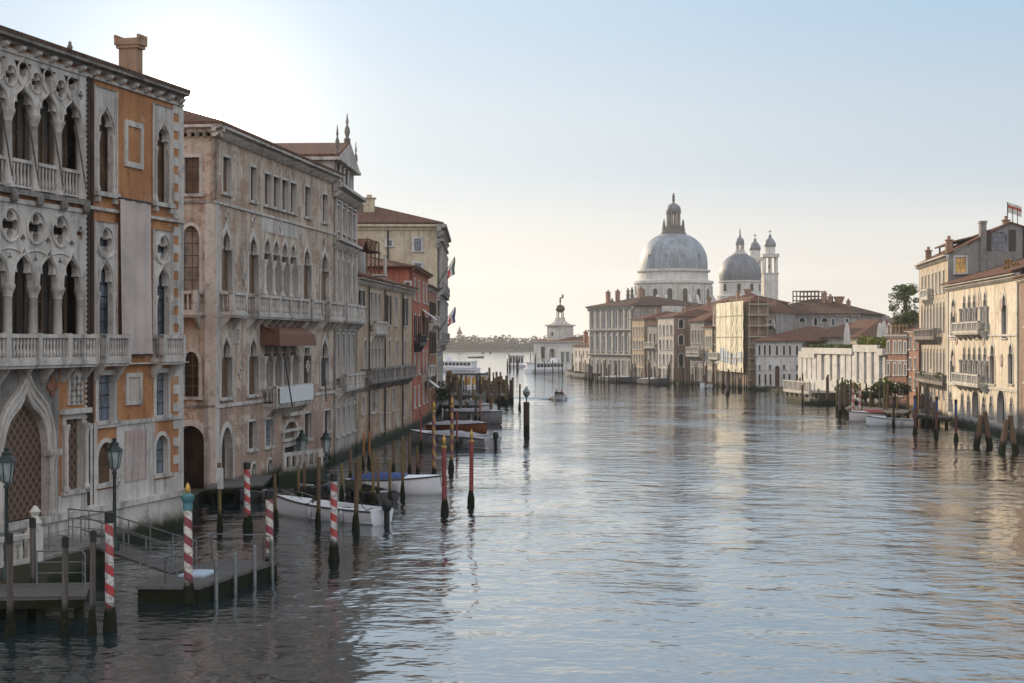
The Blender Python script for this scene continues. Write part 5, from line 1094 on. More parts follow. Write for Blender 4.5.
# ------------------------------------------------------------------ poles, boats, jetties, lamps
def pole(px, yt, yb, wpx, mat='wood', label=None, cat='mooring pole', group=None, cap=None, foot=True, name='mooring_pole', zb=None, lean=0.0, Y=None, stripe_top=None):
    """a mooring pole whose water line shows at row yb"""
    Y = Y or wy(yb); X = wx(px, Y); zt = wz(yt, Y); r = wpx / F * Y / 2
    root = empty(name, (X, Y, 0), rnd.uniform(0, 6), label, cat, group)
    z0 = -2.0 if zb is None else zb; h = zt - z0; lx, ly = rnd.uniform(-.012, .012) * h + lean, rnd.uniform(-.01, .01) * h
    n = 10; p = [(0, 0, z0), (lx * .5, ly * .5, z0 + h * .5), (lx, ly, zt)]
    m = MB(); k = 7
    path = [(lx * t, ly * t, z0 + h * t) for t in [i / k for i in range(k + 1)]]
    m.tube(path, [r * (1.08 - .12 * i / k + rnd.uniform(-.03, .03)) for i in range(k + 1)], n); 
    o = m.build('shaft', mat, root, True)
    if foot and zb is None:
        m = MB(); q = [(r * 1.05, -1.6), (r * 1.35, -.3), (r * 1.7, .05), (r * 1.55, .3), (r * 1.3, .55), (r * 1.02, .75)]
        m.lathe([(a * rnd.uniform(.93, 1.1), z) for a, z in q], (0, 0, 0), 9); m.build('weedy_foot', 'weed', root, False)
    m = MB()
    if cap == 'gold': m.lathe([(r * 1.25, 0), (r * 1.3, .08), (r * .5, .12), (r * .55, .2), (r * .9, .34), (r * .8, .5), (r * .3, .62), (r * .1, .75)], (lx, ly, zt), 10); m.build('finial', 'gold', root, True)
    elif cap == 'teal':
        m.lathe([(r * 1.1, -.45), (r * 1.15, -.3), (r * 1.1, -.25), (r * 1.12, -.15), (r * 1.5, -.1), (r * 1.5, .05), (r * .8, .12)], (lx, ly, zt), 12); m.build('collar', 'teal', root, True)
        MB().lathe([(r * .3, .1), (r * .6, .2), (r * .65, .3), (r * .4, .42), (r * .1, .5)], (lx, ly, zt), 10).build('finial', 'gold', root, True)
    elif cap == 'point': m.lathe([(r * .96, 0), (r * .5, .18), (r * .1, .26)], (lx, ly, zt), 8); m.build('tip', mat, root)
    elif cap == 'band': m.lathe([(r * 1.08, -.3), (r * 1.1, .02), (r * .5, .06)], (lx, ly, zt), 8); m.build('cap_band', 'iron', root)
    return root
G1 = 'mooring poles along the left bank'
SP = [
 (110, 513, 631, 8.6, 'stripe', 'thick red and white striped pole nearest the camera, left of the floating dock', 'band'),
 (189, 497, 604, 8.6, 'stripe_dark', 'dark red striped pole with verdigris collar and gold ball at the dock edge', 'teal'),
 (270, 491, 577, 8, 'stripe_dark', 'dark red striped pole at the far corner of the floating dock', 'band'),
 (247.7, 463, 531, 6.4, 'stripe', 'red and white striped pole standing before the pointed water gate', 'band'),
 (334, 474, 560, 7, 'stripe', 'red and white striped pole in front of the white motorboat', 'band'),
 (434.2, 412, 480, 3.9, 'stripe_yellow', 'left one of two yellow and purple twisted poles beside the long grey boat', 'gold'),
 (451.2, 407, 470, 3.5, 'stripe_yellow', 'right one of two yellow and purple twisted poles beside the long grey boat', 'gold'),
 (444.7, 448, 513, 4.8, 'redpaint', 'nearer plain red pole with a gold finial right of the blue covered boat', 'gold'),
 (471, 442, 504, 4.4, 'redpaint', 'farther plain red pole with gold finial, standing alone on open water', 'gold'),
 (421, 410, 448, 2.0, 'redpaint', 'thin red pole against the left bank houses behind the yellow striped poles', None),
 (457, 411, 449, 2.0, 'redpaint', 'thin red pole before the grey covered boat hulls', None),
 (363, 433, 466, 2.2, 'orangepaint', 'left one of the pair of orange poles close to the left bank wall', None),
 (369, 431, 465, 2.2, 'orangepaint', 'right one of the pair of orange poles close to the left bank wall', None),
]
for px, yt, yb, w_, mt, lab, cap in SP: pole(px, yt, yb, w_, mt, lab, group=G1, cap=cap)
WP = [(10.5, 534, 636, 6.5, 'wood_grey', 'leftmost grey wooden pole at the corner of the near jetty', 'band'), (34.5, 519, 604, 6.2, 'wood_grey', 'dark capped wooden pole behind the near jetty by the white balustrade', 'band'),
 (64.5, 538, 634, 6.5, 'wood_grey', 'grey wooden pole in front of the near jetty edge', 'band'), (92, 532, 634, 6, 'wood_grey', 'slim grey wooden pole between the near jetty and the nearest striped pole', 'band'),
 (220, 463, 530, 4, 'wood_olive', 'yellowish pole carrying a small white sign at the side canal mouth', None), (275.5, 474, 524, 3.6, 'wood', 'brown pole between two striped poles left of the white motorboat', None),
 (318, 457, 527, 4, 'wood', 'tall brown pole over the bow half of the white motorboat', None), (355.7, 462, 530, 4.6, 'wood', 'tall brown pole over the stern half of the white motorboat', None),
 (299, 466, 505, 3, 'wood_olive', 'thin olive pole left of the palace lamp behind the white motorboat', None), (304, 463, 503, 2.8, 'wood', 'thin brown pole just right of the olive one behind the white motorboat', None),
 (341.7, 463, 500, 3.2, 'wood_olive', 'olive pole directly behind the foremost striped pole', None), (350.5, 449, 486, 3.4, 'wood', 'brown pole close to the wall corner of the baroque palace', None),
 (359.5, 458, 506, 5, 'wood_olive', 'thick olive pole at the stern of the blue covered boat', None), (373.5, 451, 508, 3.2, 'wood_olive', 'tall olive pole crossing the stern of the blue covered boat', None),
 (377.8, 459, 502, 3, 'wood_olive', 'shorter olive pole next to the tall one at the blue covered boat', None), (390.2, 460, 506, 3.2, 'wood_olive', 'olive pole before the middle of the blue tarpaulin', None),
 (393.4, 440, 476, 2.6, 'wood', 'brown pole near the mossy wall behind the blue tarpaulin', None), (402.6, 436, 497, 3, 'wood_olive', 'tall olive pole crossing the bow half of the blue covered boat', None),
 (409.6, 434, 476, 2.6, 'wood', 'brown pole left of the long grey boat near the bank', None), (417.7, 446, 479, 2.6, 'wood_olive', 'pale olive pole standing free behind the blue covered bow', None),
 (519.6, 384, 409, 1.8, 'wood_dark', 'lone dark pole beyond the lamp topped channel post', None), (480, 398, 424, 1.8, 'orangepaint', 'thin orange brown pole rising from the covered boats', None), (475.5, 400, 424, 2.4, 'wood_grey', 'pale grey pole rising from the covered boats', None), (490.5, 396, 424, 3.2, 'wood', 'thick brown pole right of the covered boats', None)]
for px, yt, yb, w_, mt, lab, cap in WP: pole(px, yt, yb, w_, mt, lab, group=G1, cap=cap)
# sign on the yellowish pole
m = MB(); m.box(-.14, .14, -.03, .03, -.5, .5); o = m.build('sign_board', 'istrian', None, loc=(wx(221.3, wy(530)), wy(530) - .25, wz(478, wy(530)))); tag(o, 'small white notice board on the yellowish pole at the side canal', 'sign')
m = MB(); m.box(-1.1, 1.1, -.03, .03, -.35, .35); o = m.build('sign_board', 'stone_clean', None, loc=(wx(186, 94), 94.0, wz(436, 94))); tag(o, 'blank pale board fixed over the side canal archway', 'sign')
# clusters of jetty poles at the bend of the left bank
G2 = 'poles of the far jetties on the left bank'; L2 = 'weathered brown pole in the dense thicket of far jetty poles on the left bank'
r3 = random.Random(11); spots = []
for i in range(84):
    px = r3.uniform(447, 513); yb = r3.uniform(387, 413) if px > 470 else r3.uniform(394, 424); yb = min(yb, 425 - (px - 447) * .33); h = r3.uniform(1.6, 4.2); spots.append((px, yb, h))
for px, yb, h in sorted(spots, key=lambda s: s[1]): Y = wy(yb); pole(px, HY - (h - H) * F / Y, yb, r3.uniform(1.4, 2.6), r3.choice(['wood', 'wood_olive', 'wood_grey', 'wood_dark']), L2, group=G2, foot=False)
def tripod(px, yt, yb, label, group=None, spread=1.0, n=4, w_=.35):
    Y = wy(yb); X = wx(px, Y); zt = wz(yt, Y); root = empty('pile_cluster', (X, Y, 0), 0, label, 'mooring piles', group)
    for i in range(n):
        a = 2 * PI * i / n + .6; m = MB(); m.tube([(spread * math.cos(a), spread * math.sin(a), -2), (.2 * math.cos(a), .2 * math.sin(a), zt - rnd.uniform(0, .5))], [w_, w_ * .85], 9); m.build('pile', 'wood', root, True)
    MB().lathe([(w_ * 1.7, 0), (w_ * 1.75, .25)], (0, 0, zt - 1.2), 10).build('iron_hoop', 'iron', root)
for px, yt, yb, lab in ((499.5, 376, 400, 'leaning pile cluster with signs at the end of the far left jetty'), (505, 379, 401, 'small pile cluster just before the open water at the jetty end'), (486, 380, 404, 'pile cluster in the middle of the far left jetty'), (455, 372, 397, 'stout pile cluster beside the gold windowed boat station, away from the water'), (449, 370, 396, 'stout pile cluster against the great palace foot')): tripod(px, yt, yb, lab, 'pile clusters at the far left jetties')
tripod(983, 411, 446, 'cluster of four leaning piles before the nearer arched water gates, left of the pair', None, 1.2, 4, .24); tripod(1008.5, 415, 452, 'cluster of four leaning piles at the right edge, nearer to the camera of the pair', None, 1.2, 4, .24)
# channel post with lamp
Y = wy(434); e = empty('channel_post', (wx(526.5, Y), Y, 0), 0, 'dark channel post topped by a grey lamp on open water', 'channel post')
MB().tube([(0, 0, -2), (0, 0, wz(402, Y))], .3, 10).build('pile', 'wood_dark', e, True); MB().tube([(0, 0, wz(402, Y)), (0, 0, wz(397, Y))], .06, 6).build('lamp_bracket', 'iron', e); MB().lathe([(.08, 0), (.3, .3), (.36, .6), (.12, 1.0), (.02, 1.2)], (0, 0, wz(398, Y)), 8).build('lantern', 'lamp_glass', e)

def deck(name, label, cat, quad, z1, z0, mat='deck', side='wood_grey', piles=(), rails=(), bollards=(), float_=False):
    e = empty(name, (quad[0][0], quad[0][1], 0), 0, label, cat); ox, oy = quad[0]; q = [(x - ox, y - oy) for x, y in quad]
    MB().prism(q, z1 - .12, z1).build('deck', mat, e); cx = sum(p[0] for p in q) / 4; cy_ = sum(p[1] for p in q) / 4
    qq = [(cx + (x - cx) * .97, cy_ + (y - cy_) * .97) for x, y in q]; MB().prism(qq, z0, z1 - .121).build('hull' if float_ else 'frame', side, e)
    for (x, y, r, zt) in piles: MB().tube([(x - ox, y - oy, -2), (x - ox, y - oy, zt)], r, 8).build('pile', 'wood_dark', e, True)
    for pts, h in rails:
        m = MB(); P = [(x - ox, y - oy) for x, y in pts]
        for f in (1.0, .66, .33): m.tube([(x, y, z1 + h * f) for x, y in P], .028 if f == 1 else .018, 5)
        for (xa, ya), (xb, yb_) in zip(P[:-1], P[1:]):
            k = max(1, round(math.hypot(xb - xa, yb_ - ya) / 1.5))
            for i in range(k + 1): x, y = xa + (xb - xa) * i / k, ya + (yb_ - ya) * i / k; m.tube([(x, y, z1), (x, y, z1 + h)], .028, 5)
        m.build('railing', 'rail', e)
    for (x, y, zt) in bollards: MB().lathe([(.075, z0 + .1), (.075, zt + .25), (.04, zt + .3)], (x - ox, y - oy, 0), 8).build('fender_post', 'rail', e)
    return e
deck('floating_dock', 'grey planked floating dock with railings and green weedy sides', 'dock', [(-12.95, 53.3), (-10.75, 53.2), (-9.0, 59.3), (-11.5, 59.9)], .62, -.4, side='wood_dark', float_=True,
     rails=[([(-12.3, 56.2), (-11.55, 59.6), (-9.5, 59.2), (-9.2, 58.9)], 1.0), ([(-12.85, 53.6), (-12.0, 53.6), (-11.9, 55.0)], .95)], bollards=[(-10.35, 54.2, 1.15), (-9.95, 55.7, 1.15), (-9.5, 57.2, 1.2), (-9.1, 58.8, 1.2)])
e = MB().prism([(-11.9, 55.2), (-10.95, 55.1), (-10.7, 56.5), (-11.6, 56.7)], .625, .70).build('board', 'bluesheet'); tag(e, 'pale blue board lying flat on the floating dock', 'board')
m = MB(); m.prism([(-11.95, 53.3), (-11.0, 53.2), (-10.9, 53.6), (-11.9, 53.7)], .625, .68)
# gangway from the landing to the dock
e = empty('gangway', (-16.3, 60.5, 0), math.atan2(-4.3, 4.4), 'grey sloping gangway with metal railings leading down to the floating dock', 'gangway')
L_ = math.hypot(4.6, 4.0)
def slope(y, h0, h1): return [(0, y, 1.25 + h0), (L_, y, .72 + h1)]
m = MB(); m.add([(0, -.6, 1.15), (L_, -.6, .63), (L_, .6, .63), (0, .6, 1.15), (0, -.6, 1.25), (L_, -.6, .72), (L_, .6, .72), (0, .6, 1.25)], [(0, 3, 2, 1), (4, 5, 6, 7), (0, 1, 5, 4), (1, 2, 6, 5), (2, 3, 7, 6), (3, 0, 4, 7)]); m.build('walkway', 'deck', e)
for s_ in (-.58, .58):
    m = MB()
    for h in (1.0, .5): m.tube(slope(s_, h, h), .028, 5)
    for i in range(5): t_ = i / 4; m.tube([(L_ * t_, s_, 1.25 - .53 * t_), (L_ * t_, s_, 2.25 - .53 * t_)], .028, 5)
    m.build('railing', 'rail', e)
deck('landing_stage', 'stone grey landing stage with railing at the foot of the ochre palace', 'landing stage', [(-20.9, 50.0), (-18.3, 49.6), (-15.6, 61.0), (-18.3, 62.5)], 1.25, -.3, side='algae', mat='concrete', piles=[(-18.0, 52.5, .18, 1.1), (-17.0, 56.5, .18, 1.1), (-16.3, 59.5, .18, 1.1)],
     rails=[([(-18.3, 51.5), (-17.4, 55.2), (-16.6, 58.6)], 1.05), ([(-15.8, 60.9), (-17.8, 62.2)], 1.05)])
deck('near_jetty', 'low grey wooden jetty at the left edge with a small metal gate', 'jetty', [(-19.0, 49.3), (-13.7, 49.8), (-14.3, 52.6), (-19.5, 52)], .85, .45, side='wood_dark', piles=[(-14.0, 50.1, .17, .5), (-15.2, 50.0, .17, .5), (-15.9, 51.5, .2, .5), (-17.2, 49.8, .2, .5)], rails=[([(-16.0, 52.2), (-14.5, 52.35), (-14.1, 51.2)], 1.1)])
# white balustrade near the left edge
e = empty('white_balustrade', (wx(-26, 52), 52, 0), R(62), 'white stone balustrade with a carved scroll end post at the left edge', 'balustrade')
MB().box(-2, 2.6, -.15, .15, 1.3, 1.45).box(-2, 2.6, -.13, .13, 2.15, 2.3).build('rail', 'stone_clean', e)
for i in range(14): MB().lathe([(.05, 0), (.08, .15), (.08, .3), (.045, .55), (.06, .7)], (-1.8 + i * .3, 0, 1.45), 7).build('baluster', 'stone_clean', e, True)
MB().box(2.6, 2.95, -.2, .2, 1.2, 2.5).lathe([(.2, 0), (.24, .15), (.12, .4), (.2, .55), (.05, .75)], (2.77, 0, 2.5), 8).build('end_post', 'stone_clean', e)
MB().box(-2.1, 3, -.35, .35, .3, 1.3).build('plinth', 'algae', e)
def lamp(px, yt, Y, zb, label, s_=1.0):
    X = wx(px, Y); zt = wz(yt, Y); e = empty('street_lamp', (X, Y, 0), .4, label, 'street lamp', 'venetian iron lamps'); zl = zt - 1.35 * s_
    MB().lathe([(.2, zb), (.2, zb + .25), (.1, zb + .4), (.075, zb + .5), (.06, zl - .2), (.1, zl - .12), (.05, zl)], (0, 0, 0), 10).build('post', 'green_iron', e, True)
    l = MB().lathe([(.12 * s_, 0), (.2 * s_, .08 * s_), (.3 * s_, .8 * s_), (.31 * s_, .82 * s_)], (0, 0, zl), 6).build('lantern', 'lamp_glass', e)
    m = MB(); 
    for i in range(6): a = PI / 3 * i; m.tube([(.2 * s_ * math.cos(a), .2 * s_ * math.sin(a), zl + .06 * s_), (.315 * s_ * math.cos(a), .315 * s_ * math.sin(a), zl + .84 * s_)], .016, 4)
    m.build('glazing_bar', 'iron', l)
    MB().lathe([(.37 * s_, 0), (.36 * s_, .05 * s_), (.2 * s_, .2 * s_), (.17 * s_, .25 * s_), (.19 * s_, .32 * s_), (.08 * s_, .42 * s_), (.1 * s_, .5 * s_), (.02, .58 * s_)], (0, 0, zl + .8 * s_), 10).build('lantern_cap', 'green_iron', e, True)
lamp(6.5, 447, 51, 1.2, 'green iron street lamp at the left edge before the lattice gate', .88); lamp(114.5, 438, 58, 1.2, 'green iron street lamp behind the nearest striped pole', .88)
lamp(302, 430, 104, .4, 'tall lamp with clear glass lantern in front of the pink palace doorway', 1.3); lamp(326, 430, 110, .4, 'lamp with clear glass lantern beside the baroque palace corner', 1.2)

# boats
def boat(name, label, cat, pos, rz, L, W, hull='hull_white', deckm='hull_white', h=.75, group=None, screen=False, cover=None, motor=True, cover_rng=(.02, .7), stripe='hull_dark', cabin=None, seats=True, raise_=.35, sheer=.35):
    e = empty(name, (pos[0], pos[1], 0), rz, label, cat, group); n = 14; st = []
    for i in range(n + 1):
        t = i / n; w_ = W / 2 * (1 - max(0, (t - .35) / .65) ** 2.2) * (.88 + .12 * min(1, t / .35)); w_ = max(w_, .02); st.append((t * L, w_, h + sheer * t ** 2, -.35 + .45 * max(0, (t - .7) / .3) ** 2))
    m = MB(); vs = []; fs = []
    for x, w_, sh, k in st: vs += [(x, 0, k), (x, w_ * .55, k + .1), (x, w_ * .86, .12 + (sh - h) * .4), (x, w_ * .97, sh * .6), (x, w_, sh), (x, -w_, sh), (x, -w_ * .97, sh * .6), (x, -w_ * .86, .12 + (sh - h) * .4), (x, -w_ * .55, k + .1)]
    for i in range(n):
        for j in range(9):
            if j == 4: continue
            a, b_ = i * 9 + j, i * 9 + (j + 1) % 9; fs.append((a, a + 9, b_ + 9, b_))
    fs.append(tuple(range(9))); o = m.add(vs, fs).build('hull', hull, e, True)
    m = MB(); 
    for sg in (-1, 1): m.tube([(x, sg * (w_ + .015), sh - .06) for x, w_, sh, k in st], .045, 5)
    m.build('rub_rail', stripe, e)
    # decks: foredeck, side decks, cockpit well
    m = MB(); c0 = .08; c1 = .58; idx = [i for i in range(n + 1) if i / n >= c1 - .03]
    for a, b_ in zip(idx[:-1], idx[1:]):
        xa, wa, sa, _ = st[a]; xb, wb, sb, _ = st[b_]; m.add([(xa, -wa, sa), (xb, -wb, sb), (xb, 0, sb + wb * .16), (xa, 0, sa + wa * .16), (xb, wb, sb), (xa, wa, sa)], [(0, 1, 2, 3), (3, 2, 4, 5)])
    for a in range(0, idx[0]):
        xa, wa, sa, _ = st[a]; xb, wb, sb, _ = st[a + 1]
        for sg in (-1, 1):
            q = [(xa, sg * wa, sa), (xb, sg * wb, sb), (xb, sg * wb * .74, sb + .02), (xa, sg * wa * .74, sa + .02), (xa, sg * wa * .74, .12), (xb, sg * wb * .74, .12)]
            m.add(q, [(0, 1, 2, 3) if sg < 0 else (3, 2, 1, 0), (3, 2, 5, 4)])
    xa, wa, sa, _ = st[0]; m.add([(0, -wa, sa), (.3, -wa, sa), (.3, wa, sa), (0, wa, sa)], [(0, 1, 2, 3)]); m.box(0, st[idx[0]][0], -W * .4, W * .4, .08, .12); xf, wf, sf, _ = st[idx[0]]
    m.add([(xf, -wf, .12), (xf, wf, .12), (xf, wf, sf), (xf, 0, sf + wf * .16), (xf, -wf, sf)], [(0, 1, 2, 3, 4)]); m.build('deck', deckm, e)
    if seats: MB().box(L * .12, L * .2, -W * .34, W * .34, .12, .55).build('seat', 'tarp_grey', e); MB().box(L * .36, L * .43, -W * .3, W * .3, .12, .62).build('seat', 'wood', e)
    if screen:
        m = MB(); x0 = L * .56; m.add([(x0, -W * .36, h + .05), (x0 + .25, -W * .3, h + .08), (x0 + .25, W * .3, h + .08), (x0, W * .36, h + .05), (x0 - .35, -W * .33, h + .62), (x0 - .12, -W * .26, h + .66), (x0 - .12, W * .26, h + .66), (x0 - .35, W * .33, h + .62)], [(0, 1, 5, 4), (1, 2, 6, 5), (2, 3, 7, 6), (4, 5, 1, 0), (5, 6, 2, 1)]); m.build('windscreen', 'pane', e)
        m = MB(); m.tube([(L * .68, -W * .28, h + .28), (L * .8, -W * .2, h + .5), (L * .96, 0, h + .62), (L * .8, W * .2, h + .5), (L * .68, W * .28, h + .28)], .02, 5); 
        for x, y in ((.8, -.2), (.8, .2)): m.tube([(L * x, W * y, h + .1), (L * x, W * y, h + .5)], .018, 4)
        m.build('bow_rail', 'rail', e)
    if cover:
        m = MB(); vs = []; fs = []; k = 12; q = 9; a0, a1 = cover_rng
        for i in range(k + 1):
            t = a0 + (a1 - a0) * i / k; j = t * n; j0 = min(int(j), n - 1); f = j - j0; w_ = st[j0][1] * (1 - f) + st[j0 + 1][1] * f; sh = st[j0][2] * (1 - f) + st[j0 + 1][2] * f
            hh = raise_ * math.sin(PI * min(1, max(.12, (i + .6) / (k + 1.2)))) ** .5 * (1 + .12 * math.sin(i * 2.3))
            for p in range(q): s_ = -1 + 2 * p / (q - 1); vs.append((t * L, s_ * w_ * 1.03, sh - .04 + hh * (1 - abs(s_) ** 2.2) + .05))
        for i in range(k):
            for p in range(q - 1): a = i * q + p; fs.append((a, a + q, a + q + 1, a + 1))
        vs += [(a0 * L, 0, h - .1), (a1 * L, 0, h - .05)]; fs += [(p, p + 1, len(vs) - 2) for p in range(q - 1)] + [(k * q + p + 1, k * q + p, len(vs) - 1) for p in range(q - 1)]
        m.add(vs, fs).build('tarpaulin', cover, e, True)
    if cabin: 
        x0, x1, hc = cabin; c_ = MB().box(L * x0, L * x1, -W * .36, W * .36, h - .1, h + hc).build('cabin', deckm, e); 
        for sg in (-1, 1): MB().box(L * x0 + .3, L * x1 - .3, sg * W * .36 - .03, sg * W * .36 + .03, h + hc * .35, h + hc * .8).build('cabin_window', 'pane', c_)
        MB().box(L * x0 - .2, L * x1 + .2, -W * .4, W * .4, h + hc, h + hc + .1).build('cabin_roof', deckm, c_)
    for t_ in (.25, .55):
        if W < 3:
            for sg in (-1, 1): MB().lathe([(.03, -.3), (.11, -.2), (.12, 0), (.11, .2), (.03, .3)], (L * t_, sg * (W / 2 + .06), h - .35), 8).build('fender', 'hull_grey' if hull == 'hull_white' else 'rubber', e, True)
    if motor: 
        mo = MB().lathe([(.1, -.1), (.2, 0), (.24, .2), (.2, .42), (.08, .5)], (-.3, 0, h), 10, sx=1.15).build('outboard_motor', 'rubber', e, True); MB().box(-.42, -.18, -.08, .08, -.4, h).build('motor_leg', 'rubber', mo)
    return e
def pl(px, py): Y = wy(py); return (wx(px, Y), Y)
BG = 'boats moored along the left bank'
def boat2(name, label, cat, stern, bow, W, **k):
    a, b_ = pl(*stern), pl(*bow); return boat(name, label, cat, a, math.atan2(b_[1] - a[1], b_[0] - a[0]), math.hypot(b_[0] - a[0], b_[1] - a[1]), W, **k)
boat2('motorboat', 'open white motorboat with windscreen moored between striped and brown poles', 'motorboat', (382, 524), (277, 515), 2.0, screen=True, group=BG, h=.72)
boat2('motorboat', 'white motorboat with a royal blue tarpaulin over its cockpit', 'motorboat', (352, 492), (443, 495), 2.1, cover='tarp_blue', cover_rng=(.05, .62), group=BG, h=.85, motor=False)
boat2('work_boat', 'dark low wooden boat tucked behind the open white motorboat', 'boat', (388, 502), (345, 494), 1.7, hull='hull_dark', deckm='wood_dark', group=BG, h=.5, motor=False)
boat2('covered_boat', 'long grey speedboat under a fitted grey cover, outboard towards open water', 'speedboat', (493, 449), (410, 444), 2.5, hull='hull_grey', cover='tarp_grey', cover_rng=(.1, .7), group=BG, h=.95)
boat2('water_taxi', 'covered boat with varnished orange brown hull just beyond the long grey speedboat', 'water taxi', (432, 432), (487, 434), 2.4, hull='hull_orange', cover='tarp_grey', cover_rng=(.02, .9), group=BG, h=.8, motor=False)
boat2('covered_boat', 'pale covered boat farther off with its bow towards the lamp topped post', 'boat', (452, 421), (502, 425), 2.6, hull='hull_grey', cover='tarp_grey', cover_rng=(.02, .85), group=BG, h=1.2, motor=False)
boat2('covered_boat', 'farthest covered boat by the pile clusters on the left bank', 'boat', (462, 413), (497, 414), 2.4, hull='hull_white', cover='tarp_grey', cover_rng=(.02, .85), group=BG, h=.9, motor=False)
for i, (s_, b_, lab) in enumerate((((302, 494), (330, 490), 'small dark open boat against the pink palace doorway'), ((262, 498), (240, 503), 'small grey punt near the pointed water gate'))): boat2('rowing_boat', lab, 'rowing boat', s_, b_, 1.4, hull='hull_dark', deckm='wood_grey', h=.45, motor=False, group=BG)
# planked mooring platform by the pointed gate, white railing of the door landing
deck('door_landing', 'grey planked landing in front of the pointed water gate of the pink palace', 'landing stage', [(wx(205, 86), 86), (wx(262, 88), 88), (wx(272, 94.5), 94.5), (wx(222, 93), 93)], .9, .55, side='wood_dark', mat='deck', piles=[(wx(212, 86.6), 86.8, .14, .6), (wx(255, 88.6), 88.8, .14, .6)])
e = deck('palace_landing', 'stone landing with pierced white balustrade at the pink palace doorway', 'landing stage', [(wx(278, 98), 98), (wx(322, 103), 103), (wx(326, 109), 109), (wx(283, 104), 104)], .7, -.5, side='algae', mat='concrete')
m = MB(); ax, ay = wx(283, 99) - wx(278, 98), 1.0; bx_, by_ = wx(322, 103.4) - wx(278, 98), 5.4
d_ = math.atan2(by_ - ay, bx_ - ax); m = MB(Matrix.Translation((ax, ay, 0)) @ Matrix.Rotation(d_, 4, 'Z')); LL = math.hypot(bx_ - ax, by_ - ay); m.plate([(0, .7), (LL, .7), (LL, 1.9), (0, 1.9)], [[(.3 + i * .7, .95), (.75 + i * .7, .95), (.75 + i * .7, 1.65), (.3 + i * .7, 1.65)] for i in range(int((LL - .6) / .7))], -.08, .08); m.build('balustrade', 'stone', e)
# far left jetties
for q, lab in (([(wx(441, 190), 190), (wx(478, 188), 188), (wx(486, 205), 205), (wx(442, 208), 208)], 'broad timber jetty just beyond the covered boats'), ([(wx(446, 225), 225), (wx(505, 222), 222), (wx(508, 234), 234), (wx(447, 238), 238)], 'long timber jetty reaching out to the pile clusters')):
    deck('timber_jetty', lab, 'jetty', q, 1.3, .9, side='wood', rails=[([q[0], q[1], q[2]], 1.1)], piles=[(q[0][0] + (q[1][0] - q[0][0]) * t, q[0][1] + (q[1][1] - q[0][1]) * t + .4, .2, 1.0) for t in (.1, .3, .5, .7, .9)])
# boat station, window glow given by gold pane colour
def station(px, py, L_, W_, label, rz=0, roofm='iron', win='pane_gold', hgt=3.0):
    x, y = pl(px, py); e = empty('boat_station', (x, y, 0), rz, label, 'boat station'); MB().box(-L_ / 2 - .8, L_ / 2 + .8, -W_ / 2 - .6, W_ / 2 + .6, -.4, .7).build('pontoon', 'hull_grey', e)
    w_ = MB()
    for i in range(6): xx = -L_ / 2 + L_ * i / 5; w_.box(xx - .1, xx + .1, -W_ / 2, -W_ / 2 + .2, .7, .7 + hgt); w_.box(xx - .1, xx + .1, W_ / 2 - .2, W_ / 2, .7, .7 + hgt)
    w_.box(-L_ / 2, L_ / 2, -W_ / 2 + .02, W_ / 2 - .02, .7, 1.5); w_.box(-L_ / 2, L_ / 2, -W_ / 2 + .02, W_ / 2 - .02, hgt + .3, hgt + .7); w_.build('cabin', 'hull_white', e)
    for i in range(5): xx = -L_ / 2 + L_ * (i + .5) / 5; MB().box(xx - L_ / 10 + .12, xx + L_ / 10 - .12, -W_ / 2 + .05, -W_ / 2 + .12, 1.5, hgt + .3).build('window', win, e)
    MB().box(-L_ / 2 - .4, L_ / 2 + .4, -W_ / 2 - .3, W_ / 2 + .3, hgt + .7, hgt + .9).build('roof', roofm, e); return e
station(467.5, 393, 3.4 * 2.0, 4, 'floating boat station with golden windows beyond the left jetties', 0, 'iron', 'pane_gold', 2.6)
def vaporetto(px, py, L_, rz, label):
    x, y = pl(px, py); e = boat('water_bus', label, 'water bus', (x, y), rz, L_, 4.2, h=1.1, motor=False, seats=False, sheer=.5); c_ = MB().box(L_ * .08, L_ * .82, -1.7, 1.7, 1.0, 3.0).build('cabin', 'hull_white', e)
    for i in range(8):
        for sg in (-1, 1): xx = L_ * (.12 + .085 * i); MB().box(xx, xx + L_ * .07, sg * 1.7 - .04, sg * 1.7 + .04, 1.8, 2.7).build('window', 'pane', c_)
    MB().box(L_ * .06, L_ * .86, -1.9, 1.9, 3.0, 3.15).build('roof', 'hull_white', e); w_ = MB().box(L_ * .62, L_ * .72, -1.1, 1.1, 3.15, 4.4).build('wheelhouse', 'hull_white', e); return e
vaporetto(478, 371.5, 15, R(155), 'white and cream water bus heading away beyond the left jetties')
vaporetto(528.5, 373.5, 15, R(40), 'bright white water bus at the pontoon before the customs house')
station(541, 373, 8, 4, 'low boat station with amber windows before the customs house', 0, 'iron', 'pane_gold', 2.2); station(516.5, 367, 5, 4, 'small dark hut station left of the bright white water bus', 0, 'iron', 'pane_far', 3.2)
boat('small_boat', 'tiny dark boat crossing the lagoon beyond the left bank water bus', 'boat', pl(468, 358), 0, 9, 2.5, hull='hull_dark', deckm='hull_dark', motor=False)
for px, lab in ((483, 'left one of two tiny channel markers far out on the lagoon'), (490.5, 'right one of two tiny channel markers far out on the lagoon')): tripod(px, 350.5, 353.5, lab, 'far channel markers', 1.0, 3, .8)
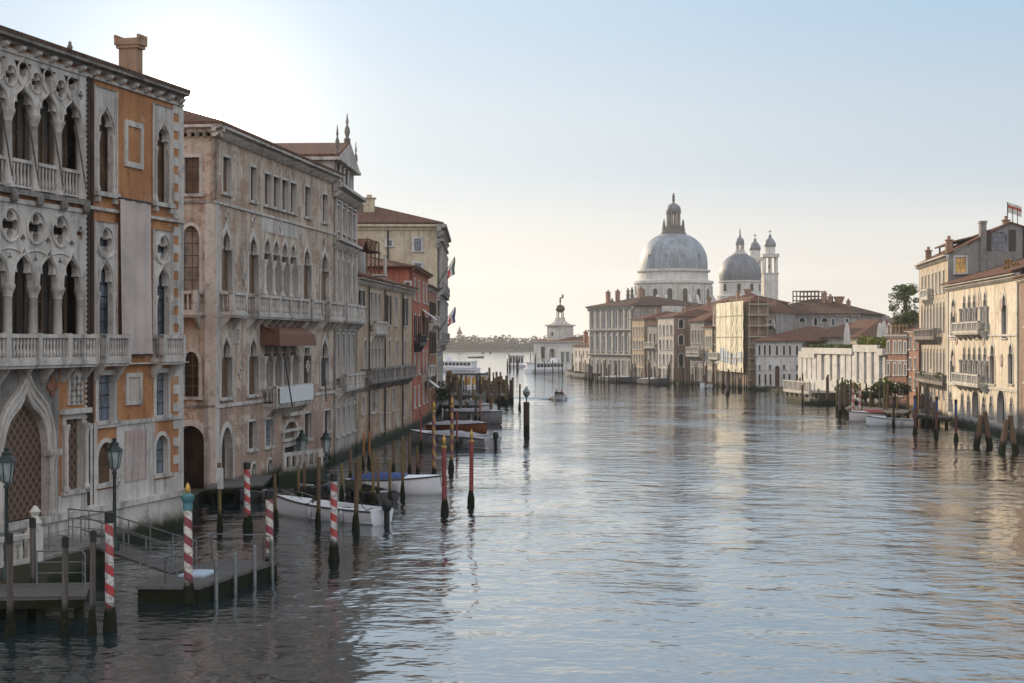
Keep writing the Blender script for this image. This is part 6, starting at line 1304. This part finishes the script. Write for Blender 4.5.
# speedboat with two people coming up the canal
x, y = pl(556, 399.5); e = boat('speedboat', 'small white speedboat with two people crossing mid canal, drawing a wake', 'speedboat', (x, y), R(-80), 5.0, 2.1, h=.6, screen=True, motor=False)
def person(X, Y_, zs, rz, shirt, label, seated=True):
    zs += .12
    e = empty('person', (X, Y_, zs), rz, label, 'person'); me = bpy.data.meshes.new('person_body')
    P = [(0, 0, .1), (0, 0, .35), (0, 0, .55), (0, -.02, .66), (0, -.03, .80), (-.2, 0, .53), (-.26, -.05, .27), (-.2, -.28, .2), (.2, 0, .53), (.26, -.05, .27), (.2, -.28, .2), (-.1, -.02, .08), (-.13, -.42, .1), (-.13, -.45, -.3), (.1, -.02, .08), (.13, -.42, .1), (.13, -.45, -.3)]
    E_ = [(0, 1), (1, 2), (2, 3), (3, 4), (2, 5), (5, 6), (6, 7), (2, 8), (8, 9), (9, 10), (0, 11), (11, 12), (12, 13), (0, 14), (14, 15), (15, 16)]
    rr = [.15, .14, .13, .06, .11, .065, .05, .04, .065, .05, .04, .09, .08, .05, .09, .08, .05]
    me.from_pydata(P, E_, []); o = bpy.data.objects.new('body', me); col.objects.link(o); o.parent = e; md = o.modifiers.new('s', 'SKIN')
    for i, r in enumerate(rr): me.skin_vertices[0].data[i].radius = (r, r); me.skin_vertices[0].data[i].use_root = (i == 0)
    o.modifiers.new('b', 'SUBSURF').render_levels = 1; me.materials.append(M[shirt])
    MB().lathe([(.02, -.12), (.07, -.1), (.1, 0), (.09, .09), (.03, .14)], (0, -.03, .85), 8).build('head', 'skin', e, True); MB().lathe([(.1, 0), (.11, .06), (.09, .13), (.03, .17)], (0, 0, .86), 8).build('hair', 'darkcloth', e, True); return e
dv = Vector((math.cos(R(-80)), math.sin(R(-80))))
nn = Vector((-dv.y, dv.x))
for t_, s_, sh, lab in ((2.3, .42, 'redcloth', 'person in red seated in the speedboat in mid canal'), (2.2, -.42, 'darkcloth', 'person in dark clothes seated in the speedboat in mid canal')): q = Vector((x, y)) + dv * t_ + nn * s_; person(q.x, q.y, .6, R(10), sh, lab)
# its wake
M['wake'] = plain('wake_water', (.10, .12, .13), .12, var=.3, scale=1.5)
m = MB()
for sg, ln in ((1, 26), (-1, 20)):
    w0 = Vector((x, y)) + nn * sg * .9; dr = (-dv + nn * sg * .55).normalized(); k = 10; pr = Vector((-dr.y, dr.x)); vs = []
    for i in range(k + 1): p = w0 + dr * ln * i / k; ww = .3 + .8 * math.sin(PI * i / k); vs += [(p.x - pr.x * ww, p.y - pr.y * ww, .004), (p.x, p.y, (.22 * (1 - i / k) + .03)), (p.x + pr.x * ww, p.y + pr.y * ww, .004)]
    m.add(vs, [f for i in range(k) for f in ((3 * i, 3 * i + 3, 3 * i + 4, 3 * i + 1), (3 * i + 1, 3 * i + 4, 3 * i + 5, 3 * i + 2))])
tag(m.build('wake', 'wake', None, True), 'low spreading wake ripples behind the speedboat', 'wake', kind='stuff')

# right bank water front: poles, boats, hedges, parasols, trees
G3 = 'poles on the right bank'
for px, yt, yb, w_, mt, lab, cap in (
 (915, 396, 434, 2.8, 'bluepaint', 'leftmost of three blue topped poles on the right bank', 'band'), (936, 397, 437, 2.8, 'bluepaint', 'middle of three blue topped poles on the right bank', 'band'), (956, 400, 441, 2.8, 'bluepaint', 'rightmost blue topped pole, before the cream palace', 'band'),
 (853, 387, 420, 2.6, 'stripe_pink', 'left one of two pink and white striped poles near the red covered boat', 'gold'), (860, 388, 421, 2.6, 'stripe_pink', 'right one of two pink and white striped poles near the red covered boat', 'gold'),
 (839.5, 391, 417, 3, 'wood_grey', 'stout grey pole standing free in front of the flat white palace hedge', None), (727.5, 372, 396, 2.4, 'wood_grey', 'lone grey channel pole before the scaffolded house', None), (861.5, 399, 421, 1.8, 'wood_dark', 'dark pole between the red covered boat and the striped poles', None), (893.5, 396, 427, 2.2, 'wood_dark', 'dark pole crossing the long white moored boat', None)):
    pole(px, yt, yb, w_, mt, lab, group=G3, cap=cap)
L3 = 'weathered pole in the row standing between the white landing terrace and the blue topped poles'; L4 = 'dark pole in the crowded row below the far right bank houses'
r4 = random.Random(5)
for i in range(58): px = r4.uniform(800, 935); yb = 402 + (px - 800) * .17 + r4.uniform(-3, 3); Y = wy(yb); h = r4.uniform(2.2, 4.4); pole(px, HY - (h - H) * F / Y, yb, r4.uniform(1.5, 2.3), r4.choice(['wood', 'wood_grey', 'wood_olive']), L3, group='poles between terrace and blue poles', foot=False)
for i in range(95): px = r4.uniform(585, 760); yb = 380.5 + (px - 585) * .055 + r4.uniform(-1, 2); Y = wy(yb); h = r4.uniform(2.0, 5.2); pole(px, HY - (h - H) * F / Y, yb, r4.uniform(.9, 1.5), r4.choice(['wood', 'wood_grey', 'wood_dark']), L4, group='poles below the far right bank houses', foot=False)
for i in range(24): px = r4.uniform(500, 592); yb = 370.5 + (px - 500) * .07 + r4.uniform(-.8, 1.2); Y = wy(yb); h = r4.uniform(3, 6); pole(px, HY - (h - H) * F / Y, yb, r4.uniform(.7, 1.2), 'wood_dark', 'far dark pole off the customs house quay', group='poles off the customs house', foot=False)
boat2('motorboat', 'long white open boat moored before the blue topped poles', 'motorboat', (913, 426.5), (866, 426), 2.6, h=.8, motor=False, deckm='hull_grey'); boat2('covered_boat', 'white boat under a red tarpaulin near the striped poles', 'boat', (884, 420), (849, 422), 2.4, cover='tarp_red', cover_rng=(.02, .62), h=.9, motor=False)
boat2('small_boat', 'small white boat moored left of the scaffolded house', 'boat', (712, 388.5), (700, 388.5), 2.0, h=.8, motor=False); boat2('dark_barge', 'long dark barge moored along the quay at the far bend', 'barge', (595, 379), (565, 377), 4.0, hull='hull_dark', deckm='wood_dark', h=1.3, motor=False)
for i, (a, b_, lab) in enumerate((((600, 381.5), (640, 383.5), 'dark covered barge below the grey corner palace'), ((642, 384), (668, 385.5), 'dark covered barge below the light stone house'))): boat2('dark_barge', lab, 'barge', a, b_, 3.5, hull='hull_dark', deckm='wood_dark', cover='tarp_grey', cover_rng=(.1, .8), h=1.1, motor=False)
deck('timber_jetty', 'long low timber jetty between the white terrace and the blue topped poles', 'jetty', [(wx(845, 186), 186), (wx(905, 172), 172), (wx(912, 180), 180), (wx(850, 194), 194)], 1.1, .7, side='wood', piles=[(wx(850 + i * 10, 186 - i * 2.4), 186.5 - i * 2.4, .18, .9) for i in range(6)])
deck('timber_jetty', 'narrow timber jetty along the foot of the tan and cream palaces', 'jetty', [(wx(912, 172), 172), (wx(950, 163), 163), (wx(952, 166), 166), (wx(916, 176), 176)], 1.0, .6, side='wood', piles=[(wx(916 + i * 8, 172 - i * 2), 172.6 - i * 2, .18, .8) for i in range(5)])
for px, py, Yp, w_, h_, mt, lab in ((848, 387, 212, 1.9, 1.3, 'leaf', 'round green bush at the corner of the white palace terrace'), (884, 385, 196, 1.5, 1.2, 'leaf_yellow', 'yellow green shrub before the red brick house'), (895, 388, 193, 2.4, 1.2, 'leaf_dark', 'dark pergola foliage before the red brick house'), (872, 393, 190, 2.0, .9, 'leaf_dark', 'dark low shrub behind the red covered boat')):
    m = leaves(MB(), [(0, 0, 0, w_ * .7, w_ * .6, h_ * .8), (w_ * .4, .2, -.2, w_ * .5, .7, h_ * .6), (-w_ * .5, .1, -.3, w_ * .5, .7, h_ * .6)], 260, .16); z = wz(py, Yp); e = empty('bush', (wx(px, Yp), Yp, 0), 0, lab, 'bush'); m2 = m.build('foliage', mt, e); m2.location = (0, 0, z); MB().tube([(0, 0, .3), (0, 0, z)], .12, 6).build('stem', 'bark', e)
def parasol(px, yt, yb, Yp, label):
    zt, zb = wz(yt, Yp), wz(yb, Yp); e = empty('closed_parasol', (wx(px, Yp), Yp, zb), rnd.uniform(0, 3), label, 'parasol', 'closed white parasols'); h = zt - zb; MB().tube([(0, 0, -2.5), (0, 0, h)], .05, 6).build('pole', 'iron', e)
    m = MB(); n = 16; prof = [(.12, h * .98), (.28, h * .85), (.42, h * .55), (.5, h * .22), (.38, h * .16)]; vs, fs = [], []
    for r_, z in prof:
        for i in range(n): rr = r_ * (1.0 if i % 2 else .72); a = 2 * PI * i / n; vs.append((rr * math.cos(a), rr * math.sin(a), z))
    for j in range(4):
        for i in range(n): a, b_ = j * n + i, j * n + (i + 1) % n; fs.append((a, b_, b_ + n, a + n))
    m.add(vs, fs + [tuple(range(n))]).build('canopy', 'canvas', e)
parasol(847, 322, 349, 225, 'single closed white parasol over the middle of the flat roof')
parasol(880, 322, 347, 222, 'leftmost of three closed white parasols over the hedge'); parasol(884, 320, 347, 219, 'middle of three closed white parasols over the hedge'); parasol(889, 322, 347, 224, 'rightmost of three closed white parasols over the hedge')
def tree(px, yb, yt, Yp, wpx, label, seed=1, mt='leaf'):
    rr = random.Random(seed); x = wx(px, Yp); zt, zb = wz(yt, Yp), wz(yb, Yp); w_ = wpx / F * Yp; e = empty('tree', (x, Yp, 0), 0, label, 'tree'); tr = MB(); tr.tube([(0, 0, .3), (.2, .1, zb * .5), (0, 0, zb), (.3, 0, zb + (zt - zb) * .5), (0, 0, zt - 1.5)], [.28, .24, .18, .1, .04], 8); bl = []
    for i in range(46):
        t_ = rr.uniform(.0, 1); a = rr.uniform(0, 2 * PI); q = w_ / 2 * math.sin(PI * (.18 + .72 * t_)) ** .8 * rr.uniform(.35, 1.0); p = (q * math.cos(a), q * math.sin(a), zb + (zt - zb) * (.05 + .9 * t_)); tr.tube([(0, 0, max(zb * .8, p[2] - 2.2)), p], [.06, .02], 5); s_ = rr.uniform(.45, .9); bl.append((p[0], p[1], p[2], s_ * 1.25, s_ * 1.25, s_ * .8))
    tr.build('trunk', 'bark', e); leaves(MB(), bl, 95, .16, rr).build('crown', mt, e)
tree(905, 332, 283, 232, 31, 'airy green tree rising behind the brick houses and tan house', 4, 'leaf')
m = leaves(MB(), [(0, 0, 0, .9, 1.6, .9), (0, .4, -.9, .8, 1.2, .8)], 260, .15); o = m.build('hedge', 'leaf_dark', None, loc=(wx(442, 188), 188, wz(388, 188))); tag(o, 'dark green planted hedge on the terrace at the great palace foot', 'hedge')
# banner, flags, gull
e = empty('banner', (fr.a.x, fr.a.y, 0), fr.rz, 'long plain beige banner hanging down the ochre palace front', 'banner'); m = MB(); u0, u1 = fr.u(120.5) - .55, fr.u(151) - .55; n = 14; vs = []
for j in range(9):
    for i in range(n + 1): vs.append((u0 + (u1 - u0) * i / n, -.30 - .08 * math.sin(i * 1.3 + j * .2) * (.3 + j / 9), 8.45 + (15.35 - 8.45) * (1 - j / 8)))
m.add(vs, [(j * (n + 1) + i, (j + 1) * (n + 1) + i, (j + 1) * (n + 1) + i + 1, j * (n + 1) + i + 1) for j in range(8) for i in range(n)]).build('cloth', 'cloth', e, True); MB().tube([(u0 - .1, -.30, 15.38), (u1 + .1, -.30, 15.38)], .05, 6).build('rod', 'iron', e); MB().tube([(u0 - .1, -.30, 8.42), (u1 + .1, -.30, 8.42)], .05, 6).build('rod', 'iron', e)
def flag(px, yt, yb, Yp, cols, label, out=True, w_=2.2, base=None):
    zt, zb = wz(yt, Yp), wz(yb, Yp); e = empty('flag', (wx(px, Yp), Yp, zb), 0, label, 'flag')
    if out: top = (wx(px + 12, Yp) - wx(px, Yp), -.3, zt - zb); MB().tube([(-.6, .2, -.2), top], .06, 6).build('pole', 'iron', e)
    else: top = (0, 0, zt - zb); MB().tube([(0, 0, -2), top], .06, 6).build('pole', 'iron', e)
    k = len(cols)
    for c_, mt in enumerate(cols):
        m = MB(); vs = []
        for j in range(7):
            for i in range(5):
                if out: s_ = (c_ + i / 4) / k; p0 = Vector(top) * (1 - .62 * s_); vs.append((p0.x + .06 * math.sin(j * 1.1 + s_ * 6), p0.y + .12 * math.sin(j * .9 + s_ * 9), p0.z - (zt - zb) * (.62 - .2 * s_) * j / 6 * (1.1 - .4 * s_)))
                else: s_ = (c_ + i / 4) / k; vs.append((w_ * j / 6, .15 * math.sin(j * 1.1 + s_), top[2] - 1.2 * s_ - .6 * j / 6))
        fs = [(j * 5 + i, (j + 1) * 5 + i, (j + 1) * 5 + i + 1, j * 5 + i + 1) for j in range(6) for i in range(4)]; m.add(vs, fs).build('flag_cloth', mt, e, True)
    return e
flag(443, 257, 282, 214, ['flaggreen', 'flagwhite', 'flagred'], 'drooping tricolour flag on the upper slanted pole of the great palace'); flag(443.5, 307, 329, 214, ['flagblue', 'flagwhite', 'flagred'], 'drooping blue white and red flag on the lower slanted pole of the great palace')
flag(1007.5, 202, 226, 182, ['flagwhite', 'flagred', 'flagwhite', 'flagwhite'], 'white flag with a red band flying above the grey gable', False, 1.7)
e = MB().lathe([(.03, 0), (.1, .08), (.13, .2), (.07, .32), (.08, .38), (.03, .45)], (0, 0, 0), 8).build('gull', 'stone_dirty', None, True, (wx(59.5, 64), 65.5, wz(45, 64))); tag(e, 'gull perched on the roof edge of the ochre palace', 'gull')
# far left bank roofs beyond, and the haze

def rope(a, b_, label):
    P = [Vector(a).lerp(Vector(b_), t / 8) - Vector((0, 0, .5 * math.sin(PI * t / 8))) for t in range(9)]; tag(MB().tube(P, .022, 5).build('mooring_rope', 'wood_grey'), label, 'rope', 'mooring ropes')
def P3(px, py_water, z): Y = wy(py_water); return (wx(px, Y), Y, z)
rope(P3(318, 527, 1.9), P3(300, 517, .95), 'slack rope from the brown pole to the bow of the open white motorboat'); rope(P3(355.7, 530, 2.0), P3(372, 524, .8), 'slack rope from the brown pole to the stern of the open white motorboat')
rope(P3(444.7, 513, 1.6), P3(440, 495, 1.2), 'rope between the nearer red pole and the blue covered boat bow'); rope(P3(434.2, 480, 1.7), P3(450, 450, 1.1), 'rope from the yellow striped pole towards the long grey speedboat')
for rt, px, y_, z0, z1 in ((ba.root, 262, 4, 22, 25.5), (ba.root, 300, 6, 23, 26), (fr.root, 60, 5, 22, 24.5)):
    bb = ba if rt is ba.root else fr; u_ = bb.u(px); m = MB().tube([(u_, y_, z0), (u_, y_, z1)], .025, 4)
    for k in range(5): m.tube([(u_ - .5 + .06 * k, y_, z1 - .15 * k), (u_ + .5 - .06 * k, y_, z1 - .15 * k)], .014, 4)
    m.build('antenna', 'iron', rt)
# ------------------------------------------------------------------ morning haze
hm = bpy.data.materials.new("haze_air"); hm.use_nodes = True; hn = hm.node_tree.nodes; hn.remove(hn["Principled BSDF"])
pv = hn.new("ShaderNodeVolumePrincipled"); pv.inputs["Color"].default_value = (.93, .94, .96, 1); pv.inputs["Density"].default_value = .00015; pv.inputs["Anisotropy"].default_value = .35
hm.node_tree.links.new(pv.outputs[0], hn["Material Output"].inputs["Volume"])
o = MB().box(-9000, 9000, -500, 13000, -4, 78).build('haze', hm); tag(o, 'thin pale morning haze over the canal and lagoon', 'haze', kind='stuff')
